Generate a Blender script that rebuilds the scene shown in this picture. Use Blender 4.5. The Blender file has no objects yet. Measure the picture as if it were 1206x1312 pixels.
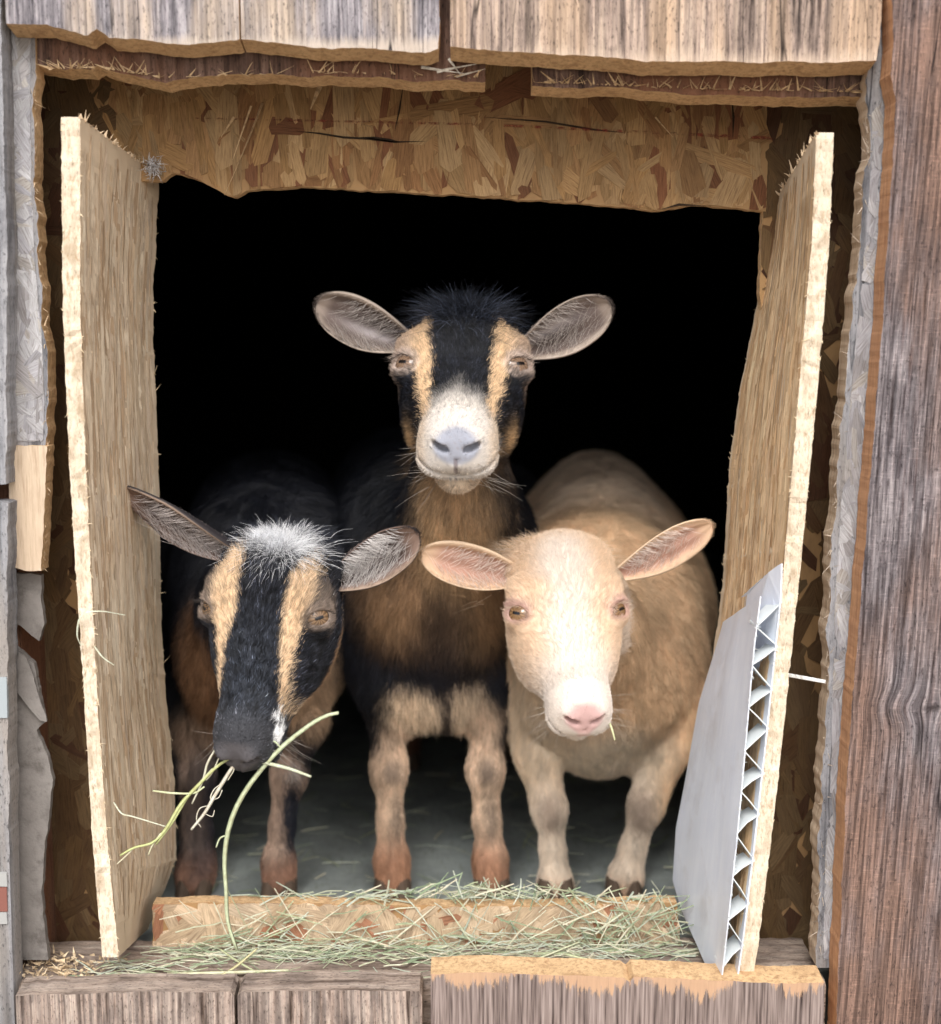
import bpy, math, random
import numpy as np
from mathutils import Vector, Matrix, noise as mnoise

# ------------------------------------------------------------------ camera
F_PX = 1700.0; CX = 603.0; CY = 656.0
PITCH = math.radians(7.0); DIST = 1.02
cam_pos = np.array([0.0, -DIST*math.cos(PITCH), DIST*math.sin(PITCH)])
c_f = np.array([0.0, math.cos(PITCH), -math.sin(PITCH)])
c_u = np.array([0.0, math.sin(PITCH), math.cos(PITCH)])
c_r = np.array([1.0, 0.0, 0.0])
scene = bpy.context.scene
col = scene.collection
cd = bpy.data.cameras.new('camera'); cam = bpy.data.objects.new('camera', cd); col.objects.link(cam)
cam.location = cam_pos; cam.rotation_euler = (math.pi/2-PITCH, 0, 0)
cd.sensor_fit = 'VERTICAL'; cd.sensor_height = 24.0; cd.lens = 24.0*F_PX/1312.0
cd.clip_start = 0.02; cd.clip_end = 200
cd.dof.use_dof = True; cd.dof.focus_distance = 1.045; cd.dof.aperture_fstop = 2.6
scene.camera = cam

# ------------------------------------------------------------------ world, sun, exposure
SUN_EL, SUN_AZ = math.radians(46), math.radians(-14)     # azimuth: from the camera side, a little to the left
world = bpy.data.worlds.new("World"); scene.world = world; world.use_nodes = True
nt = world.node_tree
bg = nt.nodes['Background']
sky = nt.nodes.new('ShaderNodeTexSky'); sky.sky_type = 'NISHITA'; sky.sun_disc = False
sky.sun_elevation = SUN_EL; sky.sun_rotation = math.pi + SUN_AZ
sky.dust_density = 4.0; sky.ozone_density = 1.0; sky.air_density = 1.0
hs = nt.nodes.new('ShaderNodeHueSaturation'); hs.inputs['Saturation'].default_value = 0.35
nt.links.new(sky.outputs[0], hs.inputs['Color']); nt.links.new(hs.outputs[0], bg.inputs[0])
bg.inputs[1].default_value = 0.15
sd = bpy.data.lights.new('sun', 'SUN'); sun = bpy.data.objects.new('sun', sd); col.objects.link(sun)
sd.energy = 1.5; sd.angle = math.radians(22); sd.color = (1.0, 0.985, 0.96)
sdir = Vector((math.sin(SUN_AZ)*math.cos(SUN_EL), -math.cos(SUN_AZ)*math.cos(SUN_EL), math.sin(SUN_EL)))
sun.rotation_euler = sdir.to_track_quat('Z', 'Y').to_euler()
sun.location = (-0.5, -3, 4)
scene.view_settings.view_transform = 'Standard'; scene.view_settings.look = 'None'
scene.view_settings.exposure = 0.55; scene.view_settings.gamma = 1.0
scene.render.engine = 'CYCLES'
scene.cycles.use_denoising = True
scene.cycles.max_bounces = 6; scene.cycles.transparent_max_bounces = 8
scene.cycles_curves.shape = 'RIBBONS' if hasattr(scene, 'cycles_curves') else None

# ------------------------------------------------------------------ helpers
def ray(px, py):
    return c_f + c_r*((px-CX)/F_PX) + c_u*((CY-py)/F_PX)
def W(px, py, y):
    r = ray(px, py); t = (y-cam_pos[1])/r[1]
    return cam_pos + r*t
def WZ(px, py, z):
    r = ray(px, py); t = (z-cam_pos[2])/r[2]
    return cam_pos + r*t
def PXM(y): return (y-cam_pos[1])/F_PX           # metres per photo pixel at that depth

def tag(o, label=None, cat=None, group=None, kind=None):
    if label: o['label'] = label
    if cat: o['category'] = cat
    if group: o['group'] = group
    if kind: o['kind'] = kind
    return o

class MB:
    def __init__(s): s.v = []; s.f = []; s.m = []; s.c = []; s.uv = {}
    def add(s, pts, faces, mat=0, color=(1, 1, 1)):
        b = len(s.v); s.v.extend([tuple(map(float, p)) for p in pts])
        for i, f in enumerate(faces):
            s.f.append([b+k for k in f])
            s.m.append(mat if isinstance(mat, int) else mat[i]); s.c.append(color if not isinstance(color, list) else color[i])
    def build(s, name, mats, parent=None, smooth=False):
        me = bpy.data.meshes.new(name); me.from_pydata(s.v, [], s.f)
        if not isinstance(mats, (list, tuple)): mats = [mats]
        for m in mats: me.materials.append(m)
        me.polygons.foreach_set('material_index', s.m)
        ca = me.color_attributes.new('Col', 'FLOAT_COLOR', 'CORNER')
        arr = np.ones((len(me.loops), 4), np.float32); k = 0
        for f, c in zip(s.f, s.c):
            arr[k:k+len(f), :3] = c; k += len(f)
        ca.data.foreach_set('color', arr.ravel())
        if s.uv:                                   # grain coordinates that follow each strand
            ul = me.uv_layers.new(name='grain'); ua = np.zeros((len(me.loops), 2), np.float32); k = 0
            for i, f in enumerate(s.f):
                if i in s.uv: ua[k:k+len(f)] = s.uv[i]
                k += len(f)
            ul.data.foreach_set('uv', ua.ravel())
        if smooth: me.polygons.foreach_set('use_smooth', [True]*len(me.polygons))
        me.validate(); me.update()
        o = bpy.data.objects.new(name, me); col.objects.link(o)
        if parent is not None:
            o.parent = parent; o.matrix_parent_inverse = parent.matrix_world.inverted()
        return o

def empty(name, loc):
    o = bpy.data.objects.new(name, None); col.objects.link(o); o.location = loc; o.empty_display_size = 0.05
    o.matrix_world = Matrix.Translation(Vector([float(q) for q in loc]))
    return o

rng = random.Random(7)
def rough(pts, step=0.0025, amp=0.0012, closed=True, seed=0, skip=()):
    """subdivide a polyline of (x,z) points and shake it"""
    out = []; n = len(pts)
    for i in range(n if closed else n-1):
        a = pts[i]; b = pts[(i+1) % n]
        L = math.hypot(b[0]-a[0], b[1]-a[1]); k = max(1, int(L/step)) if i not in skip else 1
        nx, nz = -(b[1]-a[1])/max(L, 1e-9), (b[0]-a[0])/max(L, 1e-9)
        for j in range(k):
            t = j/k; x = a[0]+(b[0]-a[0])*t; z = a[1]+(b[1]-a[1])*t
            q = 0.0
            if k > 1:
                q = amp*(mnoise.noise(Vector((x*37, z*37, seed*7.3)))*1.1 + mnoise.noise(Vector((x*150, z*150, seed*2.3)))*.5)+min(amp, .0008)*(mnoise.noise(Vector((x*300, z*300, seed*3.1)))*.5+mnoise.noise(Vector((x*90, z*90, seed*5.1)))*.5)
            out.append((x+nx*q, z+nz*q))
    if not closed: out.append(pts[-1])
    return out

def prism(mb, pts, y0, y1, m_front=0, m_side=1, slant=None):
    """outline of (x,z) extruded from y0 (front) to y1; slant: (dx,dz) shift of the back outline"""
    n = len(pts); sx, sz = slant or (0, 0)
    f = [(x, y0, z) for x, z in pts]; b = [(x+sx, y1, z+sz) for x, z in pts]
    faces = [list(range(n)), list(range(2*n-1, n-1, -1))]
    ms = [m_front, m_front]
    for i in range(n):
        j = (i+1) % n
        faces.append([i, i+n, j+n, j]); ms.append(m_side)
    mb.add(f+b, faces, ms)
def pix(pts, y): return [(W(a, b, y)[0], W(a, b, y)[2]) for a, b in pts]

# ------------------------------------------------------------------ materials
def newmat(name):
    m = bpy.data.materials.new(name); m.use_nodes = True
    nt = m.node_tree; p = nt.nodes['Principled BSDF']; p.inputs['Specular IOR Level'].default_value = 0.25
    p.inputs['Roughness'].default_value = 0.8
    return m, nt, p
def N(nt, t, **kw):
    n = nt.nodes.new(t)
    for k, v in kw.items():
        if k.startswith('i_'):
            key = k[2:]; key = int(key) if key.isdigit() else key.replace('_', ' ')
            n.inputs[key].default_value = v
        else: setattr(n, k, v)
    return n
def ramp(nt, src, stops, interp='LINEAR'):
    r = N(nt, 'ShaderNodeValToRGB'); r.color_ramp.interpolation = interp
    while len(r.color_ramp.elements) < len(stops): r.color_ramp.elements.new(0.5)
    for e, (p, c) in zip(r.color_ramp.elements, stops):
        e.position = p; e.color = (*c, 1) if len(c) == 3 else c
    nt.links.new(src, r.inputs[0]); return r.outputs[0]
def mapping(nt, scale, rot=(0, 0, 0), loc=(0, 0, 0), vec=None):
    mp = N(nt, 'ShaderNodeMapping'); mp.inputs['Scale'].default_value = scale; mp.inputs['Rotation'].default_value = rot
    mp.inputs['Location'].default_value = loc
    if vec is None:
        g = N(nt, 'ShaderNodeNewGeometry'); vec = g.outputs['Position']
    nt.links.new(vec, mp.inputs[0]); return mp.outputs[0]
def noise(nt, vec, scale, detail=4, rough_=0.55, dist=0.0):
    n = N(nt, 'ShaderNodeTexNoise', i_Scale=scale, i_Detail=detail, i_Roughness=rough_, i_Distortion=dist)
    nt.links.new(vec, n.inputs['Vector']); return n.outputs['Fac']
def mix(nt, fac, a, b, mode='MIX'):
    m = N(nt, 'ShaderNodeMix', data_type='RGBA', blend_type=mode)
    for sock, v in ((m.inputs[0], fac), (m.inputs[6], a), (m.inputs[7], b)):
        if isinstance(v, (int, float)): sock.default_value = v
        elif isinstance(v, tuple): sock.default_value = (*v, 1)
        else: nt.links.new(v, sock)
    return m.outputs[2]
def math_(nt, op, a, b=None, c=None):
    m = N(nt, 'ShaderNodeMath', operation=op)
    for i, v in enumerate((a, b, c)):
        if v is None: continue
        if isinstance(v, (int, float)): m.inputs[i].default_value = v
        else: nt.links.new(v, m.inputs[i])
    return m.outputs[0]
def bump(nt, p, h, strength=0.5, dist=0.002):
    b = N(nt, 'ShaderNodeBump', i_Strength=strength, i_Distance=dist)
    nt.links.new(h, b.inputs['Height']); nt.links.new(b.outputs[0], p.inputs['Normal'])

def weathered(name, lo, mid, hi, fresh=None, ridge=240.0, seed=0.0, stain=None, horizontal=False, knot=None, lean=0.0, ridge_amt=0.5, dist=0.0016, raw=None, groove=0.0, wobble=0.03, gscale=340):
    m, nt, p = newmat(name)
    g = N(nt, 'ShaderNodeNewGeometry'); pos = g.outputs['Position']
    rot = (0, lean, 0) if not horizontal else (0, math.pi/2, 0)
    base = mapping(nt, (1, 1, 1), rot, (seed, seed*0.7, 0), pos)
    if knot:                                        # grain lines swing round the knot
        kx, kz, rad = knot
        sub = N(nt, 'ShaderNodeVectorMath', operation='SUBTRACT'); nt.links.new(pos, sub.inputs[0]); sub.inputs[1].default_value = (kx, -0.03, kz)
        sc = N(nt, 'ShaderNodeVectorMath', operation='MULTIPLY'); nt.links.new(sub.outputs[0], sc.inputs[0]); sc.inputs[1].default_value = (0.7, 0.0, 1.9)
        ln = N(nt, 'ShaderNodeVectorMath', operation='LENGTH'); nt.links.new(sc.outputs[0], ln.inputs[0])
        w = math_(nt, 'POWER', 2.718, math_(nt, 'MULTIPLY', math_(nt, 'POWER', math_(nt, 'DIVIDE', ln.outputs['Value'], rad), 2.0), -1.0))
        w = math_(nt, 'MULTIPLY', w, 0.8)
        sx = N(nt, 'ShaderNodeSeparateXYZ'); nt.links.new(base, sx.inputs[0])
        sd_ = N(nt, 'ShaderNodeSeparateXYZ'); nt.links.new(sub.outputs[0], sd_.inputs[0])
        xx = math_(nt, 'SUBTRACT', sx.outputs[0], math_(nt, 'MULTIPLY', math_(nt, 'MULTIPLY', sd_.outputs[0], w), .5))
        cb = N(nt, 'ShaderNodeCombineXYZ'); nt.links.new(xx, cb.inputs[0]); nt.links.new(sx.outputs[1], cb.inputs[1]); nt.links.new(sx.outputs[2], cb.inputs[2])
        base = cb.outputs[0]
    # slow wander of the grain
    wob = noise(nt, mapping(nt, (6, 6, 1.6), vec=base), 1.0, 2)
    sx = N(nt, 'ShaderNodeSeparateXYZ'); nt.links.new(base, sx.inputs[0])
    x2 = math_(nt, 'ADD', sx.outputs[0], math_(nt, 'MULTIPLY', wob, wobble))
    cb = N(nt, 'ShaderNodeCombineXYZ'); nt.links.new(x2, cb.inputs[0]); nt.links.new(sx.outputs[1], cb.inputs[1]); nt.links.new(sx.outputs[2], cb.inputs[2])
    gv = cb.outputs[0]
    fine = noise(nt, mapping(nt, (1, 1, 0.02), vec=gv), 900, 3, 0.6)
    med = noise(nt, mapping(nt, (1, 1, 0.06), vec=gv), ridge, 4, 0.62)
    blot = noise(nt, mapping(nt, (1, 1, 0.5), vec=gv), 60, 6, 0.7)
    crk = noise(nt, mapping(nt, (1, 1, 0.05), vec=gv), 55, 2, 0.5)
    broad = noise(nt, mapping(nt, (1, 1, 0.12), vec=gv), 24, 4, 0.6)
    speck = noise(nt, mapping(nt, (1, 1, 0.35), vec=gv), 700, 3, 0.6)
    c = ramp(nt, med, [(0.30, lo), (0.47, mid), (0.68, hi)])
    c = mix(nt, math_(nt, 'MULTIPLY', fine, 0.5), c, mix(nt, 1.0, c, lo, 'MULTIPLY'))
    c = mix(nt, ramp(nt, blot, [(.38, (.75,)*3), (.55, (0, 0, 0))]), c, mix(nt, 1.0, c, (.5, .5, .52), 'MULTIPLY'))
    if fresh: c = mix(nt, ramp(nt, broad, [(0.47, (0, 0, 0)), (0.62, (1, 1, 1))]), c, mix(nt, med, tuple(v*0.45 for v in fresh), fresh))
    if stain:
        big = noise(nt, mapping(nt, (1, 1, 0.4), vec=gv), 9, 4, 0.6)
        c = mix(nt, ramp(nt, big, [(0.42, (0, 0, 0)), (0.60, (1, 1, 1))]), c, mix(nt, med, tuple(v*0.4 for v in stain), stain))
    c = mix(nt, ramp(nt, speck, [(0.56, (0, 0, 0)), (0.72, (0.8,)*3)]), c, tuple(v*0.35 for v in lo))
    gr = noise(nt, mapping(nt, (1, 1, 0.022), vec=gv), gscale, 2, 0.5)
    if groove: c = mix(nt, groove, c, mix(nt, 1.0, c, ramp(nt, gr, [(0.38, (.22, .2, .2)), (0.5, (.8, .8, .8)), (0.62, (1.5, 1.45, 1.4))]), 'MULTIPLY'))  # shade and dirt of the ridge valleys put into the colour, crests lightened
    if raw:                                        # torn, unweathered band along the sawn lower end
        zed, zh, rc = raw
        sz = N(nt, 'ShaderNodeSeparateXYZ'); nt.links.new(pos, sz.inputs[0])
        e = math_(nt, 'DIVIDE', math_(nt, 'SUBTRACT', math_(nt, 'ADD', zed, math_(nt, 'MULTIPLY', math_(nt, 'SUBTRACT', med, .32), zh*2.6)), sz.outputs[2]), zh*1.2)
        k = ramp(nt, e, [(0, (0, 0, 0)), (1, (.85,)*3)])
        c = mix(nt, k, c, mix(nt, fine, tuple(v*.7 for v in rc), rc))
    if knot:
        saw = noise(nt, mapping(nt, (.12, 1, 1), (0, .5, 0), vec=pos), 800, 2, .5); c = mix(nt, ramp(nt, saw, [(.55, (0, 0, 0)), (.72, (.5,)*3)]), c, mix(nt, 1.0, c, (1.9, 1.85, 1.8), 'MULTIPLY'))
        kd = math_(nt, 'ADD', ln.outputs['Value'], math_(nt, 'MULTIPLY', math_(nt, 'SUBTRACT', blot, .5), .02)); c = mix(nt, ramp(nt, math_(nt, 'DIVIDE', kd, rad), [(.12, (.9,)*3), (.34, (0, 0, 0))]), c, (.04, .03, .03))
    ck = ramp(nt, math_(nt, 'ABSOLUTE', math_(nt, 'SUBTRACT', crk, .5)), [(.0, (1, 1, 1)), (.012, (0, 0, 0))])
    ckm = math_(nt, 'MULTIPLY', ck, ramp(nt, noise(nt, mapping(nt, (1, 1, .3), vec=gv), 14, 2), [(.5, (0, 0, 0)), (.6, (1, 1, 1))]))
    c = mix(nt, ckm, c, tuple(v*.2 for v in lo))
    nt.links.new(c, p.inputs['Base Color']); p.inputs['Roughness'].default_value = 0.85
    h = math_(nt, 'ADD', math_(nt, 'ADD', math_(nt, 'MULTIPLY', gr, groove*2), math_(nt, 'MULTIPLY', med, ridge_amt*2)), math_(nt, 'ADD', math_(nt, 'MULTIPLY', fine, 0.35), math_(nt, 'MULTIPLY', speck, 0.45)))
    bump(nt, p, h, 0.9, dist)
    return m

def cutwood(name, base=(0.62, 0.42, 0.24), dark=(0.36, 0.21, 0.10), scale=260, squash=(1, 1, 1), fleck=0.0):
    m, nt, p = newmat(name)
    n1 = noise(nt, mapping(nt, squash), scale, 4, 0.7); n2 = noise(nt, mapping(nt, (1, 1, 1)), 28, 3, 0.6)
    c = ramp(nt, n1, [(0.32, dark), (0.5, base), (0.7, tuple(min(1, v*1.15) for v in base))])
    c = mix(nt, ramp(nt, n2, [(0.4, (0, 0, 0)), (0.68, (0.55,)*3)]), c, mix(nt, 0.5, dark, base))
    if fleck:
        n3 = noise(nt, mapping(nt, (1, 1, .3)), 420, 5, .75); n4 = noise(nt, mapping(nt, (1, 1, .35)), 95, 4, .7)
        c = mix(nt, ramp(nt, n3, [(.56, (0, 0, 0)), (.68, (fleck,)*3)]), c, tuple(v*.45 for v in dark)); c = mix(nt, ramp(nt, n4, [(.52, (0, 0, 0)), (.66, (fleck,)*3)]), c, tuple(v*.8 for v in dark))
    nt.links.new(c, p.inputs['Base Color']); bump(nt, p, n1, 0.9, 0.0015)
    return m

def flakemat(name, grain=(1, 1, 0.05), gscale=500, dirt=0.35, dirtcol=(0.10, 0.06, 0.035), bumpd=0.001, uvg=False, glo=.5):
    m, nt, p = newmat(name)
    a = N(nt, 'ShaderNodeAttribute', attribute_name='Col')
    if uvg:
        uvn = N(nt, 'ShaderNodeUVMap', uv_map='grain'); g1 = noise(nt, mapping(nt, (1, 0.06, 1), vec=uvn.outputs[0]), gscale, 4, 0.7)
    else: g1 = noise(nt, mapping(nt, grain), gscale, 4, 0.65)
    g2 = noise(nt, mapping(nt, (1, 1, 0.4)), 30, 4, 0.65)
    c = mix(nt, 1.0, a.outputs['Color'], ramp(nt, g1, [(0.30, (glo, glo*.9, glo*.82)), (0.5, (.95, .95, .95)), (0.7, (1.2, 1.2, 1.2))]), 'MULTIPLY')
    c = mix(nt, math_(nt, 'MULTIPLY', ramp(nt, g2, [(0.45, (0, 0, 0)), (0.7, (1, 1, 1))]), dirt), c, dirtcol)
    nt.links.new(c, p.inputs['Base Color']); bump(nt, p, g1, 0.7, bumpd)
    return m
# ------------------------------------------------------------------ barn wall
Z_FLOOR = float(W(500, 1150, 0.215)[2])
M_plank_grey = weathered('weathered_grey_plank', (0.10, 0.09, 0.105), (0.38, 0.35, 0.37), (0.62, 0.58, 0.60), fresh=(0.62, 0.50, 0.40), seed=3.1, ridge=330, groove=.42, raw=(float(W(300, 50, -.03)[2]), .006, (.66, .55, .46)))
M_plank_warm = weathered('weathered_warm_plank', (0.10, 0.07, 0.06), (0.47, 0.36, 0.30), (0.72, 0.56, 0.44), fresh=(0.66, 0.47, 0.33), seed=9.4, ridge=230, groove=.4, raw=(float(W(900, 72, -.03)[2]), .013, (.80, .62, .48)))
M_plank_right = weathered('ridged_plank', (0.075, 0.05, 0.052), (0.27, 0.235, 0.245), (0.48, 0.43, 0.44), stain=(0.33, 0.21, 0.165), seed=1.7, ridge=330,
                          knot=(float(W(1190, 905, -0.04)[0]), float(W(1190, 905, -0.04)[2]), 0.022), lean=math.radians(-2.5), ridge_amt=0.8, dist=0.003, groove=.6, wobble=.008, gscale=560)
M_side_grey = weathered('grey_sheathing', (0.12, 0.12, 0.13), (0.34, 0.34, 0.36), (0.52, 0.51, 0.52), fresh=(0.42, 0.38, 0.35), seed=5.2, ridge=90, ridge_amt=0.3)
M_brown_old = weathered('dark_old_plank', (0.05, 0.03, 0.025), (0.20, 0.12, 0.09), (0.34, 0.22, 0.17), stain=(0.30, 0.14, 0.08), seed=6.2, ridge=260)
M_front_low = weathered('lower_plank', (0.12, 0.08, 0.06), (0.44, 0.35, 0.30), (0.62, 0.52, 0.45), seed=8.2, ridge=230, groove=.6)
M_sill = weathered('sill_wood', (0.13, 0.09, 0.07), (0.42, 0.33, 0.27), (0.60, 0.50, 0.42), seed=2.2, ridge=160, horizontal=True)
M_cut = cutwood('fresh_cut_edge', (0.66, 0.45, 0.25), (0.42, 0.24, 0.12), fleck=.6)
M_cut_orange = cutwood('orange_cut_edge', (0.55, 0.30, 0.16), (0.36, 0.17, 0.09), squash=(1, 1, 0.15))
M_cut_pale = cutwood('pale_sawn_edge', (0.76, 0.66, 0.52), (0.48, 0.34, 0.21), scale=380, squash=(1, 1, .35), fleck=.75)
M_block = cutwood('pale_block', (0.62, 0.49, 0.36), (0.40, 0.28, 0.19), squash=(1, 1, 0.08))
M_tar = cutwood('grey_felt', (0.23, 0.21, 0.195), (0.13, 0.115, 0.105), scale=60)
M_osb = flakemat('strand_board', dirt=0.35, uvg=True, gscale=900, bumpd=.0014)
M_osb_grey = flakemat('weathered_strand_board', dirt=0.6, dirtcol=(.20, .19, .20), uvg=True, gscale=900, bumpd=.0014)
M_osb_dim = flakemat('shaded_strand_board', dirt=0.6, uvg=True, gscale=900)  # strand board copy darkened for the shade in the side cavities
M_ply = flakemat('streaked_board', gscale=900, dirt=0.3, dirtcol=(0.50, 0.35, 0.22), bumpd=.0005, uvg=True, glo=.66)
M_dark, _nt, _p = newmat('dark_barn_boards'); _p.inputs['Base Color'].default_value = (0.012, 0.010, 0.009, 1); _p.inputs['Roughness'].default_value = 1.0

barn = empty('barn', (0, 0.02, -0.75))
tag(barn, 'weathered wooden barn wall with a ragged square opening framing the goats', 'barn')
G_UP, G_DN = 1.0, -0.75

# siding planks ------------------------------------------------------------
def plank(pts, y0, y1, mats, name='siding_plank', seed=0, amp=0.0012, slant=None, step=0.002, label=None, skip=()):
    mb = MB(); prism(mb, rough(pts, step, amp, seed=seed, skip=skip), y0, y1, slant=slant)
    o = mb.build(name, mats, barn)
    if label: o['label'] = label
    return o
YF = -0.032; YB = -0.010
def up(px, py, y, z=G_UP):                 # follow a vertical line upward from a pixel
    p = W(px, py, y); return (p[0], z)
a = pix([(8, 30), (60, 32), (112, 45), (124, 37), (140, 49), (235, 57), (307, 50)], YF)
plank([(a[0][0], G_UP)] + a + [(a[-1][0], G_UP)], YF, YB, [M_plank_grey, M_cut], seed=1, slant=(0, -0.0045), skip=(0, 8, 7))
a = pix([(309, 51), (400, 60), (480, 62), (545, 69), (562, 62), (563, 20)], YF)
plank([(a[0][0], G_UP)] + a + [(a[-1][0], G_UP)], YF+0.001, YB, [M_plank_grey, M_cut], seed=2, slant=(0, -0.0045), skip=(0, 7, 6))
a = pix([(577, 60), (640, 66), (760, 72), (830, 79), (930, 79), (1040, 80), (1124, 78), (1128, 45), (1130, 10)], YF-0.002)
plank([(a[0][0], G_UP)] + a + [(a[-1][0], G_UP)], YF-0.002, YB, [M_plank_warm, M_cut], seed=3, slant=(0, -0.005), skip=(0, 9, 10))
# right-hand ridged plank
a = pix([(1141, -20), (1146, 60), (1140, 95), (1148, 130), (1141, 250), (1128, 450), (1108, 700), (1098, 830), (1092, 900), (1084, 1010), (1076, 1200), (1071, 1330)], -0.045)
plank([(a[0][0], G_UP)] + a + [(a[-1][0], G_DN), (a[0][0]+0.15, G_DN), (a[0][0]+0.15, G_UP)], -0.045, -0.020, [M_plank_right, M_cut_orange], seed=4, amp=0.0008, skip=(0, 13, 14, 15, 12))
# grey board behind it, its edge lining the opening
a = pix([(1108, -10), (1110, 125), (1112, 200), (1100, 330), (1086, 480), (1071, 640), (1063, 760), (1060, 860), (1057, 1000), (1050, 1100), (1047, 1240)], -0.018)
plank(a + [(a[-1][0]+0.08, a[-1][1]), (a[0][0]+0.08, a[0][1])], -0.018, 0.004, [M_side_grey, M_block], 'sheathing_board', seed=5, amp=0.003, skip=(11, 10))
# left: grey board with its chewed edge
a = pix([(44, 84), (43, 200), (49, 330), (58, 430), (62, 520), (60, 600)], -0.008)
b = pix([(60, 600), (-10, 600), (-10, -10), (44, -10)], -0.008)
plank(a + b[1:], -0.008, 0.012, [M_side_grey, M_cut], 'sheathing_board', seed=6, amp=0.0028, skip=(6, 7, 8))
GREYPAL = [(.42, .41, .43), (.39, .38, .40), (.46, .45, .46), (.43, .40, .37), (.50, .49, .50), (.36, .34, .34)]
GREY_TODO = pix([(-8, 8), (40, 8), (40, 84), (40, 200), (45, 330), (54, 430), (58, 520), (56, 566), (-8, 566)], -0.008)
a = pix([(12, 570), (60, 572), (57, 650), (53, 732), (30, 731), (12, 727)], -0.012)
plank(a, -0.012, 0.006, [M_block, M_cut], 'patch_block', seed=7, amp=0.0015)
a = pix([(-10, 735), (53, 737), (52, 770), (58, 800), (50, 822), (40, 815), (22, 800), (18, 826), (42, 850), (58, 925), (46, 936), (62, 975), (70, 1000), (60, 1060), (54, 1140), (62, 1230), (-10, 1230)], 0.004)
plank(a, 0.004, 0.010, [M_tar, M_tar], 'felt_sheet', seed=8, amp=0.0015, skip=(15, 16))
# curled flap of torn felt
mb = MB(); fl = pix([(14, 830), (34, 842), (60, 925), (52, 922), (14, 880)], -0.002)
prism(mb, rough(fl, 0.004, 0.001, seed=9), -0.002, -0.0005); mb.build('felt_flap', [M_tar, M_tar], barn)
# far-left plank strips
a = pix([(7, -20), (9, 300), (8, 620)], YF)
plank([(a[0][0], G_UP), *a[1:], (a[2][0]-0.14, a[2][1]), (a[0][0]-0.14, G_UP)], YF, YB, [M_side_grey, M_side_grey], seed=10, skip=(3, 4))
a = pix([(9, 645), (10, 900), (12, 1100), (14, 1330)], YF)
plank([*a[:3], (a[3][0], G_DN), (a[3][0]-0.14, G_DN), (a[0][0]-0.14, a[0][1])], YF, YB, [M_side_grey, M_side_grey], seed=11, skip=(2, 3, 4))
# rest of the facade, outside the picture
xl = float(W(7, 0, YF)[0])-0.145
for k in range(7):
    x1 = xl-0.146*k; plank([(x1, G_UP), (x1, G_DN), (x1-0.14, G_DN), (x1-0.14, G_UP)], YF, YB, [M_plank_grey, M_cut], seed=20+k, step=0.03)
xr = float(W(1141, -20, -0.045)[0])+0.156
for k in range(7):
    x1 = xr+0.146*k; plank([(x1, G_UP), (x1, G_DN), (x1+0.14, G_DN), (x1+0.14, G_UP)], YF, YB, [M_plank_warm, M_cut], seed=30+k, step=0.03)

# second layer over the opening
YS0, YS1 = -0.004, 0.018
a = pix([(44, 84), (118, 92), (125, 86), (180, 99), (212, 105), (250, 98), (330, 95), (420, 97), (500, 102), (622, 105)], YS0)
plank([(a[0][0], a[0][1]+0.3)] + a + [(a[-1][0], a[-1][1]+0.3)], YS0, YS1, [M_brown_old, M_cut], 'sheathing_board', seed=40, amp=0.002, slant=(0, -0.003), skip=(0, 10, 11))
a = pix([(682, 110), (800, 114), (900, 122), (1000, 123), (1112, 125)], YS0)
plank([(a[0][0], a[0][1]+0.3)] + a + [(a[-1][0], a[-1][1]+0.3)], YS0, YS1, [M_brown_old, M_cut], 'sheathing_board', seed=41, amp=0.0015, slant=(0, -0.003), skip=(0, 5, 6))

# wispy shavings and splinters -------------------------------------------------
def splinter(mb, p, d, L, w, rs, curl=0.3, color=(0.75, 0.55, 0.33), seg=4):
    d = Vector(d).normalized(); side = d.cross(Vector((rs.uniform(-1, 1), rs.uniform(-1, 1), rs.uniform(-1, 1)))).normalized()
    bend = d.cross(side)*curl*L*rs.uniform(-1, 1); p = Vector([float(q) for q in p]); nrm = d.cross(side)
    pts = []
    for i in range(seg+1):
        t = i/seg; c = p + d*L*t + bend*t*t; ww = w*(1-t*0.85)
        pts += [c-side*ww/2, c+side*ww/2, c+nrm*ww*0.35]
    fs = []
    for i in range(seg):
        k = i*3
        for u, v in ((0, 1), (1, 2), (2, 0)): fs.append([k+u, k+v, k+3+v, k+3+u])
    mb.add(pts, fs, 0, color)
M_spl = flakemat('splinters', grain=(1, 1, 1), gscale=300, dirt=0.2)
rs = random.Random(5); mb = MB()
def along(pxs, y):
    k = rs.uniform(0, len(pxs)-1.001); i = int(k); t = k-i
    a, b = pxs[i], pxs[i+1]; return W(a[0]+(b[0]-a[0])*t, a[1]+(b[1]-a[1])*t, y)
for k in range(90):
    p = along([(60, 92), (125, 90), (212, 103), (420, 96), (622, 103)], YS0-0.001)
    splinter(mb, p+np.array([0, 0, 0.002]), (rs.uniform(-1, 1), rs.uniform(-.8, -.1), rs.uniform(-.2, .9)), rs.uniform(.003, .014), rs.uniform(.0006, .0022), rs)
for k in range(120):
    p = along([(682, 112), (900, 121), (1110, 125)], YS0-0.001)
    splinter(mb, p+np.array([0, 0, 0.004]), (rs.uniform(-1, 1), rs.uniform(-.8, -.1), rs.uniform(-.2, .9)), rs.uniform(.003, .014), rs.uniform(.0006, .0022), rs, color=(0.6, 0.42, 0.24))
for k in range(150):
    p = along([(1112, 130), (1112, 200), (1100, 330), (1086, 480), (1071, 640), (1063, 760), (1058, 1000), (1050, 1220)], -0.016)
    splinter(mb, p, (rs.uniform(-.6, .3), rs.uniform(-.6, .1), rs.uniform(-1, 1)), rs.uniform(.003, .012), rs.uniform(.0005, .0016), rs, color=(0.5, 0.42, 0.34))
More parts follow.
